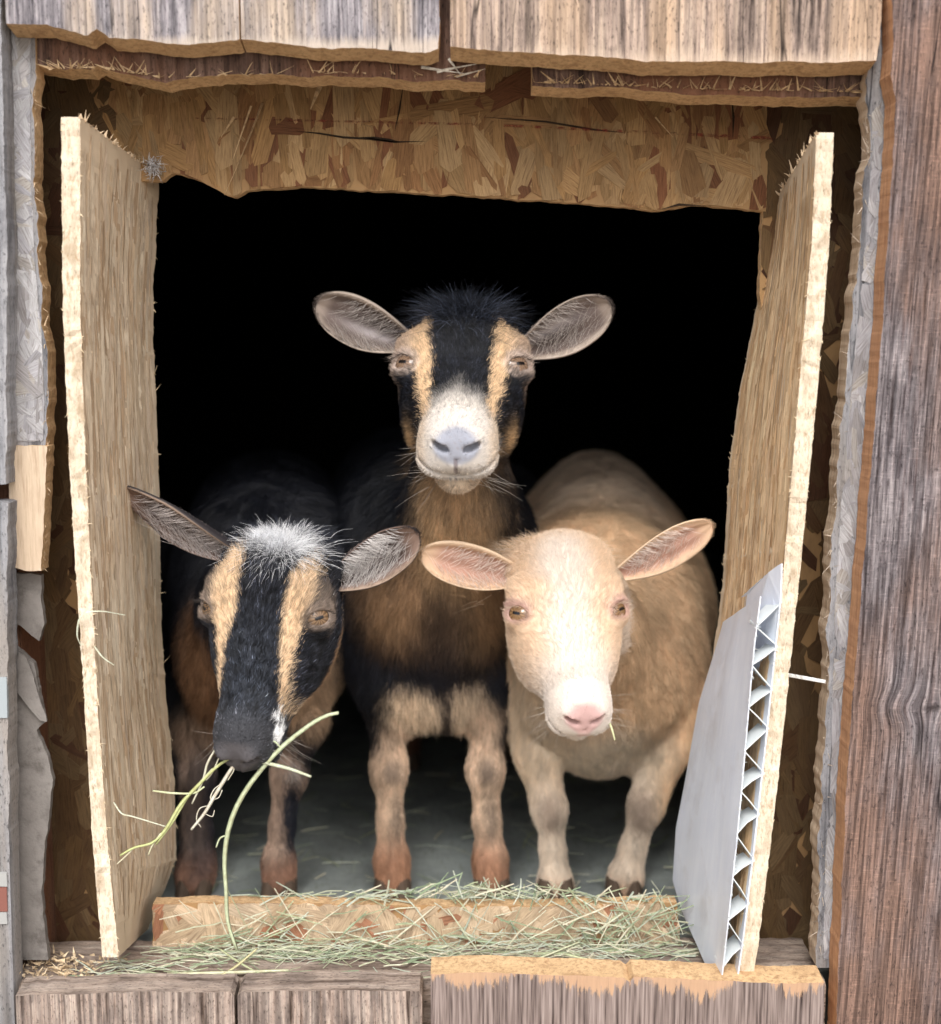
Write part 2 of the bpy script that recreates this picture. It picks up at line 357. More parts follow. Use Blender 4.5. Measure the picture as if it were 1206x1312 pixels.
for k in range(110):
    p = along([(44, 90), (45, 250), (58, 430), (60, 600), (54, 730)], -0.006)
    splinter(mb, p, (rs.uniform(-.3, .6), rs.uniform(-.6, .1), rs.uniform(-1, 1)), rs.uniform(.002, .009), rs.uniform(.0005, .0018), rs, color=(0.66, 0.5, 0.33))
# crossed shavings at the plank gap
for (x0, y0_, x1, y1_) in [(560, 92, 610, 80), (585, 98, 622, 88), (540, 86, 600, 96), (575, 75, 590, 96)]:
    p = W(x0, y0_, YS0-0.004); q = W(x1, y1_, YS0-0.006)
    splinter(mb, p, q-p, float(np.linalg.norm(q-p)), 0.0022, rs, 0.15, (0.72, 0.68, 0.6))
mb.build('splinter_fringe', M_spl, barn)

# inner strand board with its hole ------------------------------------------------
def inside(p, poly):
    x, z = p; c = False; j = len(poly)-1
    for i in range(len(poly)):
        xi, zi = poly[i]; xj, zj = poly[j]
        if (zi > z) != (zj > z) and x < (xj-xi)*(z-zi)/(zj-zi)+xi: c = not c
        j = i
    return c
OSBPAL = [(0.36, 0.21, 0.09), (0.38, 0.23, 0.105), (0.33, 0.185, 0.08), (0.41, 0.26, 0.125), (0.29, 0.15, 0.065), (0.37, 0.215, 0.09), (0.43, 0.28, 0.14), (0.35, 0.20, 0.09), (0.39, 0.24, 0.11), (0.20, 0.085, 0.04)]
def flakes(mb, O, U, V, Nn, poly, n, wr, lr, ang, rs, pal=OSBPAL, over=0.35, depth=0.0012):
    """n overlapping strands lying on the plane O+u*U+v*V, kept inside poly (u,v)"""
    us = [p[0] for p in poly]; vs = [p[1] for p in poly]; O = np.array(O, float); U = np.array(U, float); V = np.array(V, float); Nn = np.array(Nn, float)
    k = 0; tries = 0
    while k < n and tries < n*12:
        tries += 1
        cu, cv = rs.uniform(min(us), max(us)), rs.uniform(min(vs), max(vs))
        L = rs.uniform(*lr); w = rs.uniform(*wr); th = rs.gauss(0, ang)
        if rs.random() < 0.12: th = rs.uniform(-1.5, 1.5)
        du, dv = math.sin(th), math.cos(th)
        out = []
        sk = [rs.uniform(-.25, .25) for _ in range(4)]
        for (s, t) in ((-1, -.5), (-.75, -1+sk[0]), (0.1, -1), (.8, -1+sk[1]), (1, -.3), (.85, .8+sk[2]), (0, 1), (-.8, .9+sk[3])):
            a = s*L/2*(1+rs.uniform(-.08, .08)); b = t*w/2
            out.append((cu+du*a+dv*b, cv+dv*a-du*b))
        lim = sum(inside(q, poly) for q in out)
        if not inside((cu, cv), poly): continue
        if lim < 8:                                    # trim the strand at the board's edge
            o3 = []
            for (a, b) in out:
                s_ = 1.0
                while s_ > .05 and not inside((cu+(a-cu)*s_, cv+(b-cv)*s_), poly): s_ -= .07
                o3.append((cu+(a-cu)*s_, cv+(b-cv)*s_))
            out = o3
        z = 0.0002+depth*k/n
        tilt = rs.uniform(-0.0005, 0.0005)
        c = rs.choice(pal); f = rs.uniform(.8, 1.15); c = tuple(min(1, q*f) for q in c)
        pts = [O+U*u+V*v+Nn*(z+tilt*(i-4)/4) for i, (u, v) in enumerate(out)]
        base = [O+U*u+V*v-Nn*0.0002 for u, v in out]
        mb.uv[len(mb.f)] = [(((v-cv)*du*0+(u-cu)*dv-(v-cv)*du)+k*.37, ((u-cu)*du+(v-cv)*dv)+k*.53) for u, v in out]
        mb.add(pts+base, [list(range(8))]+[[i, i+8, (i+1) % 8+8, (i+1) % 8] for i in range(8)], 0, c); k += 1
def osb(name, poly, y, n, seed, wr=(.008, .022), lr=(.03, .075), ang=.28, mats=None, th=0.011, pal=OSBPAL, amp=.0015):
    mb = MB(); rs = random.Random(seed); r = rough(poly, .0025, amp, seed=seed)
    prism(mb, r, y, y+th)
    mb.c = [(0.40, 0.24, 0.11)]*len(mb.f)
    flakes(mb, (0, y, 0), (1, 0, 0), (0, 0, 1), (0, -1, 0), r, n, wr, lr, ang, rs, pal)
    return mb.build(name, mats or [M_osb, M_cut], barn)
mb = MB(); flakes(mb, (0, -.008, 0), (1, 0, 0), (0, 0, 1), (0, -1, 0), GREY_TODO, 260, (.008, .02), (.03, .07), .5, random.Random(81), GREYPAL, depth=.0007); mb.build('strand_surface', M_osb_grey, barn)
mb = MB(); flakes(mb, (0, -.018, 0), (1, 0, 0), (0, 0, 1), (0, -1, 0), pix([(1116, 130), (1117, 200), (1106, 330), (1092, 480), (1078, 640), (1070, 760), (1067, 860), (1064, 1000), (1057, 1100), (1054, 1230), (1090, 1230), (1120, 860), (1165, 130)], -.018), 260, (.006, .014), (.02, .05), .4, random.Random(82), GREYPAL, depth=.0006); mb.build('strand_surface', M_osb_grey, barn)
YI = 0.078
TOP = 0.9
hl = pix([(110, 234), (208, 230), (222, 222), (238, 226), (258, 233), (290, 250), (302, 253), (315, 244), (400, 240), (480, 245), (600, 251), (750, 261), (842, 269), (905, 263), (982, 271)], YI)
pr = pix([(1160, 271)], YI)[0]; pl = pix([(20, 150)], YI)[0]
DIM = [tuple(q*.36 for q in c) for c in OSBPAL]  # strand colours darkened to paint in the shade of the narrow cavities
osb('header_panel', [(hl[0][0], hl[0][1]+.20)] + hl + [(hl[-1][0], hl[0][1]+.20)], YI, 900, 3, wr=(.005, .020), lr=(.025, .075), pal=OSBPAL)
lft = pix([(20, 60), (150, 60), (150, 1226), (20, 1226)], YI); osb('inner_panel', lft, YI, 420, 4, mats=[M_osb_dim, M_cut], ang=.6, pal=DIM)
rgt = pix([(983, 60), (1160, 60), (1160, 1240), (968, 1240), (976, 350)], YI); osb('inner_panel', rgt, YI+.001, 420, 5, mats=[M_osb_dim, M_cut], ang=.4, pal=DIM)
# threshold lip the floor sits behind
YL = 0.047
ll = pix([(196, 1158), (330, 1156), (520, 1160), (700, 1160), (868, 1156), (876, 1235), (196, 1235)], YL)
osb('threshold_board', ll, YL, 260, 6, wr=(.006, .018), lr=(.02, .05), ang=.9, th=.014, pal=[(.60, .45, .30), (.62, .47, .32), (.56, .42, .28), (.65, .51, .36), (.58, .43, .28), (.61, .46, .31), (.63, .48, .33), (.40, .19, .11)])
# red chalk line snapped along the header
mb = MB(); M_chalk, nt, p = newmat('red_chalk'); p.inputs['Base Color'].default_value = (0.28, 0.045, 0.03, 1)
al = noise(nt, mapping(nt, (1, 1, 1)), 160, 4, .7); nt.links.new(ramp(nt, al, [(.47, (0, 0, 0)), (.62, (.7, .7, .7))]), p.inputs['Alpha'])
a = pix([(240, 150), (620, 158), (1010, 176), (1010, 180), (620, 161), (240, 152)], YI-.0022); mb.add([(x, YI-.0022, z) for x, z in a], [[0, 1, 4, 5], [1, 2, 3, 4]]); mb.build('chalk_line', M_chalk, barn)

mb = MB(); rs = random.Random(91)                # cracks in the header and long loose splinters
def crackline(pts, w):
    P = [W(a, b, YI-.0019) for a, b in pts]; n = len(P); vs = []
    for i, q in enumerate(P):
        d = P[min(i+1, n-1)]-P[max(i-1, 0)]; s_ = np.array([-d[2], 0, d[0]]); s_ /= np.linalg.norm(s_); ww = w*(1-abs(2*i/(n-1)-1)**3*.9)*PXM(YI)/2; vs += [q+s_*ww, q-s_*ww]
    mb.add(vs, [[2*i, 2*i+1, 2*i+3, 2*i+2] for i in range(n-1)], 0, (.03, .018, .01))
crackline([(380, 168), (410, 171), (440, 176), (475, 178), (505, 182), (545, 181)], 2.6)
crackline([(462, 176), (480, 177), (500, 180), (512, 182)], 4)
crackline([(517, 108), (512, 140), (506, 168)], 2.2)
crackline([(938, 128), (940, 150), (939, 178)], 3)
crackline([(620, 150), (700, 156), (760, 166), (800, 170)], 2.5)
crackline([(905, 264), (870, 262), (848, 268)], 3)
mb.build('header_crack', flakemat('crack_dark', grain=(1, 1, 1)), barn)
mb = MB()
for (a, b, w) in (((336, 132), (292, 252), 6), ((322, 136), (298, 205), 5), ((300, 150), (283, 176), 4), ((840, 150), (862, 176), 3), ((410, 110), (398, 140), 7)):
    p = W(a[0], a[1], YI-.003); q = W(b[0], b[1], YI-.007); splinter(mb, p, q-p, float(np.linalg.norm(q-p)), w*PXM(YI), rs, .06, (.62, .43, .24), 6)
mb.build('loose_splinter', M_spl, barn)
# studs and outer filling of the wall ---------------------------------------------
def boxmb(mb, x0, x1, y0, y1, z0, z1, m=0):
    v = [(x, y, z) for x in (x0, x1) for y in (y0, y1) for z in (z0, z1)]
    mb.add(v, [[0, 1, 3, 2], [4, 6, 7, 5], [0, 4, 5, 1], [2, 3, 7, 6], [0, 2, 6, 4], [1, 5, 7, 3]], m)
xL = float(W(38, 600, .02)[0]); xR = float(W(1120, 600, .02)[0]); zS = float(W(500, 1235, .03)[2])
for x0, x1 in ((xL-.06, xL-.012), (xR+.012, xR+.06)):
    mb = MB(); boxmb(mb, x0, x1, .020, YI-.002, zS, G_UP-.02); mb.build('wall_stud', M_brown_old, barn)
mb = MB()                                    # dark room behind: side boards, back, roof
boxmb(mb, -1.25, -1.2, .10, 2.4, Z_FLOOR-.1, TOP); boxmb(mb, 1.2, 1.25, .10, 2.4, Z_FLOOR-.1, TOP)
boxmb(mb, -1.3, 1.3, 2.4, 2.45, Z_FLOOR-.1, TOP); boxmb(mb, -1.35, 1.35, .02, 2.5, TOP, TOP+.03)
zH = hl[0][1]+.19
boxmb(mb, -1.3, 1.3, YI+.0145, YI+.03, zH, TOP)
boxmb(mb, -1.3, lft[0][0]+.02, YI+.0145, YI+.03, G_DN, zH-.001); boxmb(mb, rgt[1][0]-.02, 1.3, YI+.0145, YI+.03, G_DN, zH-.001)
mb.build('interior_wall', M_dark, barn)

# sill --------------------------------------------------------------------------
zt0 = float(W(500, 1262, -.02)[2])
sl = [W(16, 1262, -.02), W(1058, 1256, -.02)]
mb = MB(); rs = random.Random(12); nx, ny = 150, 16
x0, x1 = float(sl[0][0]), float(sl[1][0]); top = []; zb = G_DN
SILLZ = lambda x: zt0 + (x-x0)/(x1-x0)*0.003
for j in range(ny+1):
    for i in range(nx+1):
        x = x0+(x1-x0)*i/nx; y = -.022+(.08)*j/ny
        z = SILLZ(x)+.0016*mnoise.noise(Vector((x*25, y*160, 3)))+.0016*mnoise.noise(Vector((x*90, y*380, 1)))
        if j == 0: z -= .003; y += .002*mnoise.noise(Vector((x*60, 0, 9)))
        top.append((x, y, z))
fs = [[j*(nx+1)+i, j*(nx+1)+i+1, (j+1)*(nx+1)+i+1, (j+1)*(nx+1)+i] for j in range(ny) for i in range(nx)]
mb.add(top, fs, 0); fr = top[:nx+1]; mb.add(fr+[(x, y, z-.09) for x, y, z in fr], [[i, i+nx+1, i+nx+2, i+1] for i in range(nx)], 0)
mb.build('sill_beam', M_sill, barn, smooth=True)
YP = -.046
a = pix([(20, 1276), (150, 1272), (296, 1270), (300, 1276)], YP); plank(a+[(a[3][0], G_DN), (a[0][0], G_DN)], YP, -.022, [M_front_low, M_sill], seed=50, slant=(0, .003), skip=(3, 4, 5))
a = pix([(305, 1276), (310, 1270), (420, 1268), (538, 1269), (541, 1276)], YP); plank(a+[(a[4][0], G_DN), (a[0][0], G_DN)], YP-.001, -.022, [M_front_low, M_sill], seed=51, slant=(0, .003), skip=(4, 5, 6))
# third plank with bare jagged cut along its top
def drips(name, orange, lo, mid, hi, zedge, zsl):
    m, nt, p = newmat(name)
    g = N(nt, 'ShaderNodeNewGeometry'); sx = N(nt, 'ShaderNodeSeparateXYZ'); nt.links.new(g.outputs['Position'], sx.inputs[0])
    st = noise(nt, mapping(nt, (1, 1, .13)), 190, 6, .8); st2 = noise(nt, mapping(nt, (1, 1, .03)), 420, 3, .6); b = noise(nt, mapping(nt, (1, 1, .1)), 26, 3)
    base = ramp(nt, st2, [(.3, lo), (.5, mid), (.72, hi)])
    edge = math_(nt, 'ADD', math_(nt, 'SUBTRACT', sx.outputs[2], math_(nt, 'ADD', zedge, math_(nt, 'MULTIPLY', sx.outputs[0], zsl))), math_(nt, 'ADD', math_(nt, 'MULTIPLY', math_(nt, 'SUBTRACT', st, .5), .055), math_(nt, 'MULTIPLY', math_(nt, 'SUBTRACT', b, .5), .06)))
    k = ramp(nt, math_(nt, 'MULTIPLY', math_(nt, 'ADD', edge, .002), 250), [(0, (0, 0, 0)), (1, (1, 1, 1))])
    c = mix(nt, k, base, mix(nt, st2, tuple(v*.75 for v in orange), orange))
    nt.links.new(c, p.inputs['Base Color']); bump(nt, p, math_(nt, 'ADD', st, st2), .8, .0016); return m
zq = float(W(800, 1262, YP)[2])
M_drip = drips('raw_top_plank', (.60, .38, .24), (.045, .03, .028), (.24, .185, .165), (.42, .34, .31), zq+.004, -.012)
a = pix([(552, 1247), (620, 1245), (700, 1248), (800, 1250), (806, 1256), (812, 1250), (920, 1256), (1056, 1258)], YP); plank(a+[(a[-1][0], G_DN), (a[0][0], G_DN)], YP-.002, -.023, [M_drip, M_cut], seed=52, amp=.0012, slant=(0, .002), skip=(7, 8, 9))
# raw chips on the left end of the sill
mb = MB(); rs = random.Random(31)
for k in range(240):
    px = rs.gauss(75, 38); py = rs.uniform(1228, 1262)
    if px < 20 or px > 175: continue
    q = WZ(px, py, zt0+.002)
    splinter(mb, q+np.array([0, 0, rs.uniform(-.002, .005)]), (rs.uniform(-1, 1), rs.uniform(-.6, .6), rs.uniform(-.1, .5)), rs.uniform(.002, .008), rs.uniform(.0012, .0038), rs, color=rs.choice([(.62, .47, .3), (.7, .56, .38), (.5, .37, .23)]), seg=2)
mb.build('wood_chips', M_spl, barn)

# floor and ground ------------------------------------------------------------------
M_floor, nt, p = newmat('barn_floor_mat')
n1 = noise(nt, mapping(nt, (1, 1, 1)), 14, 5, .6); n2 = noise(nt, mapping(nt, (1, .4, 1)), 160, 4, .7)
c = ramp(nt, n1, [(.35, (.19, .21, .205)), (.65, (.34, .37, .35))]); c = mix(nt, ramp(nt, n2, [(.55, (0, 0, 0)), (.75, (.6,)*3)]), c, (.13, .14, .09))
nt.links.new(c, p.inputs['Base Color']); bump(nt, p, n2, .5, .002)
mb = MB(); boxmb(mb, -1.25, 1.25, YL+.0145, 2.4, Z_FLOOR-.03, Z_FLOOR); tag(mb.build('barn_floor', M_floor), 'dusty grey barn floor inside the opening', 'floor', kind='structure')
M_ground, nt, p = newmat('yard_dirt')
n1 = noise(nt, mapping(nt, (1, 1, 1)), 3, 6, .65); nt.links.new(ramp(nt, n1, [(.35, (.22, .18, .14)), (.65, (.36, .31, .25))]), p.inputs['Base Color'])
mb = MB(); mb.add([(-40, -40, -.75), (40, -40, -.75), (40, 40, -.75), (-40, 40, -.75)], [[0, 1, 2, 3]]); tag(mb.build('ground', M_ground), 'bare dirt yard in front of the barn', 'ground', kind='structure')

# ------------------------------------------------------------------ the two lining boards
PLYPAL = [(.74, .60, .44), (.78, .64, .47), (.68, .53, .37), (.82, .69, .52), (.56, .40, .26), (.74, .57, .39), (.70, .56, .42)]
def lining(name, front, back, yf, yb, thick, side, seed, label, pal):
    """board seen along its sawn front edge; front: [(px,py)] of the inner front arris, back: same for the inner back arris; thick: list of px"""
    mb = MB(); rs = random.Random(seed); n = 130
    def interp(pl, t):
        L = [0]
        for a, b in zip(pl, pl[1:]): L.append(L[-1]+abs(b[1]-a[1]))
        s = t*L[-1]
        for i in range(len(pl)-1):
            if s <= L[i+1] or i == len(pl)-2:
                k = (s-L[i])/(L[i+1]-L[i]); return [pl[i][q]+(pl[i+1][q]-pl[i][q])*k for q in range(len(pl[i]))]
    m = 18; G = []; OUT = []
    for i in range(n+1):
        t = i/n; a = interp(front, t); b = interp(back, t)
        P = W(a[0]+side*1.3*(mnoise.noise(Vector((t*40, seed, 0)))+.8*mnoise.noise(Vector((t*140, seed, 1)))), a[1], yf+.0012*mnoise.noise(Vector((t*60, seed, 4))))
        Q = W(b[0]+2*mnoise.noise(Vector((t*25, seed, 2)))+1.5*mnoise.noise(Vector((t*90, seed, 8))), b[1], yb)
        row = []
        for j in range(m+1):
            s = j/m; r = P*(1-s)+Q*s
            h = .0007*mnoise.noise(Vector((r[1]*60, r[2]*9, seed)))+.0002*mnoise.noise(Vector((r[1]*420, r[2]*40, seed)))
            if 0 < j: r = r+np.array([side*h, 0, 0])
            row.append(r)
        G.append(row)
        w = a[2]*PXM(yf); jit = .0006*mnoise.noise(Vector((t*120, seed, 6)))
        OUT.append((P+np.array([-side*(w+jit), 0, 0]), Q+np.array([-side*w, 0, 0])))
    v = [p for row in G for p in row]; fs = [[i*(m+1)+j, i*(m+1)+j+1, (i+1)*(m+1)+j+1, (i+1)*(m+1)+j] for i in range(n) for j in range(m)]
    mb.add(v, fs, 0, (.70, .56, .40))
    e = []; ef = []
    for i in range(n+1): e += [G[i][0], G[i][0]*.5+OUT[i][0]*.5+np.array([0, .0015*mnoise.noise(Vector((i*.9, seed, 1)))-.0008, 0]), OUT[i][0], OUT[i][1], G[i][m]]
    for i in range(n):
        for q in range(4): ef.append([i*5+q, i*5+q+1, i*5+q+6, i*5+q+5])
    mb.add(e, ef, 1)
    for i in (0, n):   # end caps
        mb.add([G[i][0], G[i][m], OUT[i][1], OUT[i][0]], [[0, 1, 2, 3]], 1)
    # long strands on the face
    O = G[0][0]; Vv = G[n][0]-O; Lv = np.linalg.norm(Vv); Vv = Vv/Lv; Uu = G[n//2][m]-G[n//2][0]; Uu = Uu-Vv*np.dot(Uu, Vv); Lu = np.linalg.norm(Uu); Uu /= Lu
    Nn = np.cross(Uu, Vv); Nn *= side/abs(Nn[0])*(1 if Nn[0] > 0 else -1) if Nn[0] != 0 else 1
    k = 0
    while k < 900:                       # strands hug the curved face through the grid
        i = rs.uniform(1, n-14); j = rs.uniform(.3, m-1.2); Ls = rs.uniform(5, 22)*(1 if i < n-24 else .5); ws = rs.uniform(.25, 1.1); dr = rs.uniform(-.5, .5)
        def g(ii, jj):
            ii = min(max(ii, 0), n-.001); jj = min(max(jj, 0), m-.001); a_, b_ = int(ii), int(jj); s_, t_ = ii-a_, jj-b_
            return (G[a_][b_]*(1-t_)+G[a_][b_+1]*t_)*(1-s_)+(G[a_+1][b_]*(1-t_)+G[a_+1][b_+1]*t_)*s_
        off = np.array([side*(.0002+rs.random()*.0006), 0, 0]); ns = 5; pts = []
        for q in range(ns+1):
            t = q/ns; wq = ws*(math.sin(math.pi*min(max(t, .08), .92))**.5)
            c0 = g(i+Ls*t, j+dr*t); pts += [g(i+Ls*t, j+dr*t-wq/2)+off, g(i+Ls*t, j+dr*t+wq/2)+off*(.4 if rs.random() < .5 else 1)]
        c = rs.choice(pal); f = rs.uniform(.85, 1.12)
        b0 = len(mb.f); wd = ws*.006; ln_ = Ls*.006
        for q in range(ns): mb.uv[b0+q] = [(k*.37-wd/2, k*.53+ln_*q/ns), (k*.37+wd/2, k*.53+ln_*q/ns), (k*.37+wd/2, k*.53+ln_*(q+1)/ns), (k*.37-wd/2, k*.53+ln_*(q+1)/ns)]
        mb.add(pts, [[q*2, q*2+1, q*2+3, q*2+2] for q in range(ns)], 0, tuple(min(.9, x*f) for x in c)); k += 1
    # splinters on arrises
    for k in range(330):
        i = rs.randrange(n+1); base = G[i][0] if rs.random() < .55 else (OUT[i][0] if rs.random() < .6 else G[i][m])
        splinter(mb, base, (side*rs.uniform(-.4, .9), rs.uniform(-.7, .5), rs.uniform(-1, 1)), rs.uniform(.001, .0035)*(2.5 if rs.random() < .06 else 1), rs.uniform(.0004, .0011), rs, color=(.78, .63, .42), seg=3)
        mb.m[-9:] = [0]*9
    for k in range(60):    # broken top
        s = rs.random(); base = G[0][int(s*m)]-np.array([0, 0, .001])
        splinter(mb, base, (rs.uniform(-.5, .9)*side, rs.uniform(-.8, .8), rs.uniform(.1, 1)), rs.uniform(.002, .006)*(1.8 if rs.random() < .12 else 1), rs.uniform(.0008, .0035), rs, color=(.66, .5, .33), seg=3); mb.m[-9:] = [0]*9
    o = mb.build(name, [M_ply, M_cut_pale]); return tag(o, label, 'board', 'rough boards lining the opening')
lining('lining_board', [(103, 150, 24), (103, 400, 22), (110, 600, 21), (115, 700, 20), (125, 900, 17), (138, 1080, 20), (152, 1226, 22)],
       [(204, 226), (196, 400), (203, 600), (207, 800), (213, 900), (224, 1000), (226, 1100), (190, 1190)], -.030, .115, None, 1, 61,
       'rough sawn board lining the left side of the opening, beside the black goat', PLYPAL)
lining('lining_board', [(1046, 170, 22), (1041, 297, 22), (1035, 372, 23), (1024, 495, 24), (1012, 644, 22), (1004, 728, 22), (988, 873, 23), (972, 1017, 24), (955, 1162, 24), (944, 1253, 23)],
       [(990, 262), (978, 350), (948, 500), (934, 600), (926, 750), (905, 900), (890, 1060), (890, 1185)], -.032, .100, None, -1, 62,
       'rough sawn board lining the right side of the opening, behind the white plastic sheet', [(min(.9, a*1.04), b*.93, c*.78) for a, b, c in PLYPAL])
# ------------------------------------------------------------------ goats: one implicit surface each
class Field:
    def __init__(s, xs, ys, zs):
        s.xs, s.ys, s.zs = [np.asarray(a, np.float32) for a in (xs, ys, zs)]
        s.F = np.full((len(xs), len(ys), len(zs)), 1.0, np.float32)
    def sub(s, lo, hi):
        sl = []
        for a, l, h in zip((s.xs, s.ys, s.zs), lo, hi):
            i = max(0, int(np.searchsorted(a, l))-1); j = min(len(a), int(np.searchsorted(a, h))+1); sl.append(slice(i, j))
        X = s.xs[sl[0]][:, None, None]; Y = s.ys[sl[1]][None, :, None]; Z = s.zs[sl[2]][None, None, :]
        return tuple(sl), X, Y, Z
    def union(s, lo, hi, fn, k):
        sl, X, Y, Z = s.sub(np.array(lo)-k-.004, np.array(hi)+k+.004)
        if 0 in s.F[sl].shape: return
        d = fn(X, Y, Z); a = s.F[sl]
        if k > 0:
            h = np.clip(.5+.5*(a-d)/k, 0, 1); s.F[sl] = a*(1-h)+d*h-k*h*(1-h)
        else: s.F[sl] = np.minimum(a, d)
    def cut(s, lo, hi, fn, k):
        sl, X, Y, Z = s.sub(np.array(lo)-k-.004, np.array(hi)+k+.004)
        if 0 in s.F[sl].shape: return
        d = -fn(X, Y, Z); a = s.F[sl]
        h = np.clip(.5-.5*(a-d)/max(k, 1e-6), 0, 1); s.F[sl] = a*(1-h)+d*h+k*h*(1-h)
    def cone(s, A, B, ra, rb, k=.02, sx=1.0):
        A = np.array(A, float); B = np.array(B, float); r = max(ra, rb)*max(sx, 1)+.005
        def fn(X, Y, Z):
            ax, bx = A[0]/sx, B[0]/sx; dx, dy, dz = bx-ax, B[1]-A[1], B[2]-A[2]; L = dx*dx+dy*dy+dz*dz+1e-9
            x, y, z = X/sx-ax, Y-A[1], Z-A[2]; t = np.clip((x*dx+y*dy+z*dz)/L, 0, 1)
            return (np.sqrt((x-t*dx)**2+(y-t*dy)**2+(z-t*dz)**2)-(ra+(rb-ra)*t)).astype(np.float32)
        s.union(np.minimum(A, B)-r, np.maximum(A, B)+r, fn, k)
    def ell(s, c, rad, R=None, k=.02, cut=False):
        c = np.array(c, float); rad = np.array(rad, float); R = np.eye(3) if R is None else np.array(R); m = float(rad.max())
        def fn(X, Y, Z):
            x, y, z = X-c[0], Y-c[1], Z-c[2]
            p = [x*R[0, i]+y*R[1, i]+z*R[2, i] for i in range(3)]
            k0 = np.sqrt(sum((q/r)**2 for q, r in zip(p, rad))); k1 = np.sqrt(sum((q/(r*r))**2 for q, r in zip(p, rad)))
            return (k0*(k0-1)/np.maximum(k1, 1e-6)).astype(np.float32)
        (s.cut if cut else s.union)(c-m, c+m, fn, k)
    def mesh(s):
        F = s.F; S = F < 0; nx, ny, nz = F.shape
        cnt = np.zeros((nx-1, ny-1, nz-1), np.int8)
        for i in (0, 1):
            for j in (0, 1):
                for k in (0, 1): cnt += S[i:nx-1+i, j:ny-1+j, k:nz-1+k]
        I, J, K = np.nonzero((cnt > 0) & (cnt < 8)); n = len(I)
        idx = -np.ones(cnt.shape, np.int64); idx[I, J, K] = np.arange(n)
        acc = np.zeros((n, 3)); num = np.zeros(n)
        C = [(i, j, k) for i in (0, 1) for j in (0, 1) for k in (0, 1)]
        for a in range(8):
            for b in range(a+1, 8):
                ca, cb = C[a], C[b]
                if sum(abs(p-q) for p, q in zip(ca, cb)) != 1: continue
                fa = F[I+ca[0], J+ca[1], K+ca[2]]; fb = F[I+cb[0], J+cb[1], K+cb[2]]; m = (fa < 0) != (fb < 0)
                t = np.where(m, fa/np.where(m, fa-fb, 1), 0)
                pa = np.stack([s.xs[I+ca[0]], s.ys[J+ca[1]], s.zs[K+ca[2]]], 1); pb = np.stack([s.xs[I+cb[0]], s.ys[J+cb[1]], s.zs[K+cb[2]]], 1)
                acc += np.where(m[:, None], pa+(pb-pa)*t[:, None], 0); num += m
        V = acc/num[:, None]; quads = []
        def q(ii, jj, kk, offs, flip):
            c = [idx[ii+o[0], jj+o[1], kk+o[2]] for o in offs]; Q = np.stack(c, 1); Q = np.where(flip[:, None], Q[:, ::-1], Q); quads.append(Q[(Q >= 0).all(1)])
        i, j, k = np.nonzero(S[:-1, 1:-1, 1:-1] != S[1:, 1:-1, 1:-1]); q(i, j+1, k+1, [(0, -1, -1), (0, 0, -1), (0, 0, 0), (0, -1, 0)], ~S[i, j+1, k+1])
        i, j, k = np.nonzero(S[1:-1, :-1, 1:-1] != S[1:-1, 1:, 1:-1]); q(i+1, j, k+1, [(-1, 0, -1), (-1, 0, 0), (0, 0, 0), (0, 0, -1)], ~S[i+1, j, k+1])
        i, j, k = np.nonzero(S[1:-1, 1:-1, :-1] != S[1:-1, 1:-1, 1:]); q(i+1, j+1, k, [(-1, -1, 0), (0, -1, 0), (0, 0, 0), (-1, 0, 0)], ~S[i+1, j+1, k])
        Q = np.concatenate(quads)
        for it in range(2):                                   # light smoothing
            A = np.zeros_like(V); c = np.zeros(len(V))
            for a, b in ((0, 1), (1, 2), (2, 3), (3, 0)):
                np.add.at(A, Q[:, a], V[Q[:, b]]); np.add.at(A, Q[:, b], V[Q[:, a]]); np.add.at(c, Q[:, a], 1); np.add.at(c, Q[:, b], 1)
            V = V*.6+.4*A/np.maximum(c, 1)[:, None]
        return V, Q

def smoothtab(L, vals, n=200, w=9):
    l = np.linspace(L[0], L[-1], n); v = np.interp(l, L, vals); k = np.hanning(w+2)[1:-1]; k /= k.sum()
    vp = np.concatenate([np.full(w//2, v[0]), v, np.full(w//2, v[-1])]); return l, np.convolve(vp, k, 'valid')
HL = [-.078, -.070, -.055, -.035, -.015, 0, .015, .035, .06, .08, .095, .108, .116, .120]
HW = [.004, .024, .037, .043, .0465, .0475, .0440, .0385, .0335, .0280, .0285, .0265, .020, .006]
HT = [-.045, -.025, -.010, -.001, .002, .001, -.002, -.006, -.010, -.012, -.014, -.020, -.027, -.036]
HB = [-.055, -.075, -.085, -.092, -.094, -.093, -.089, -.081, -.070, -.063, -.060, -.056, -.050, -.042]
HP = [0, 0, .05, .10, .16, .18, .16, .08, -.05, -.16, -.24, -.22, -.1, 0]
def sstep(a, b, x):
    t = np.clip((x-a)/(b-a), 0, 1); return t*t*(3-2*t)
def unit(v): v = np.array(v, float); return v/np.linalg.norm(v)
def vnoise(P, s, seed=0):
    """cheap smooth noise from sines, -1..1"""
    r = np.random.RandomState(seed); out = 0
    for k in range(6):
        d = r.normal(size=3); d /= np.linalg.norm(d); out = out+np.sin((P@d)*s*r.uniform(.6, 1.8)+r.uniform(0, 6.3))
    return out/3.2

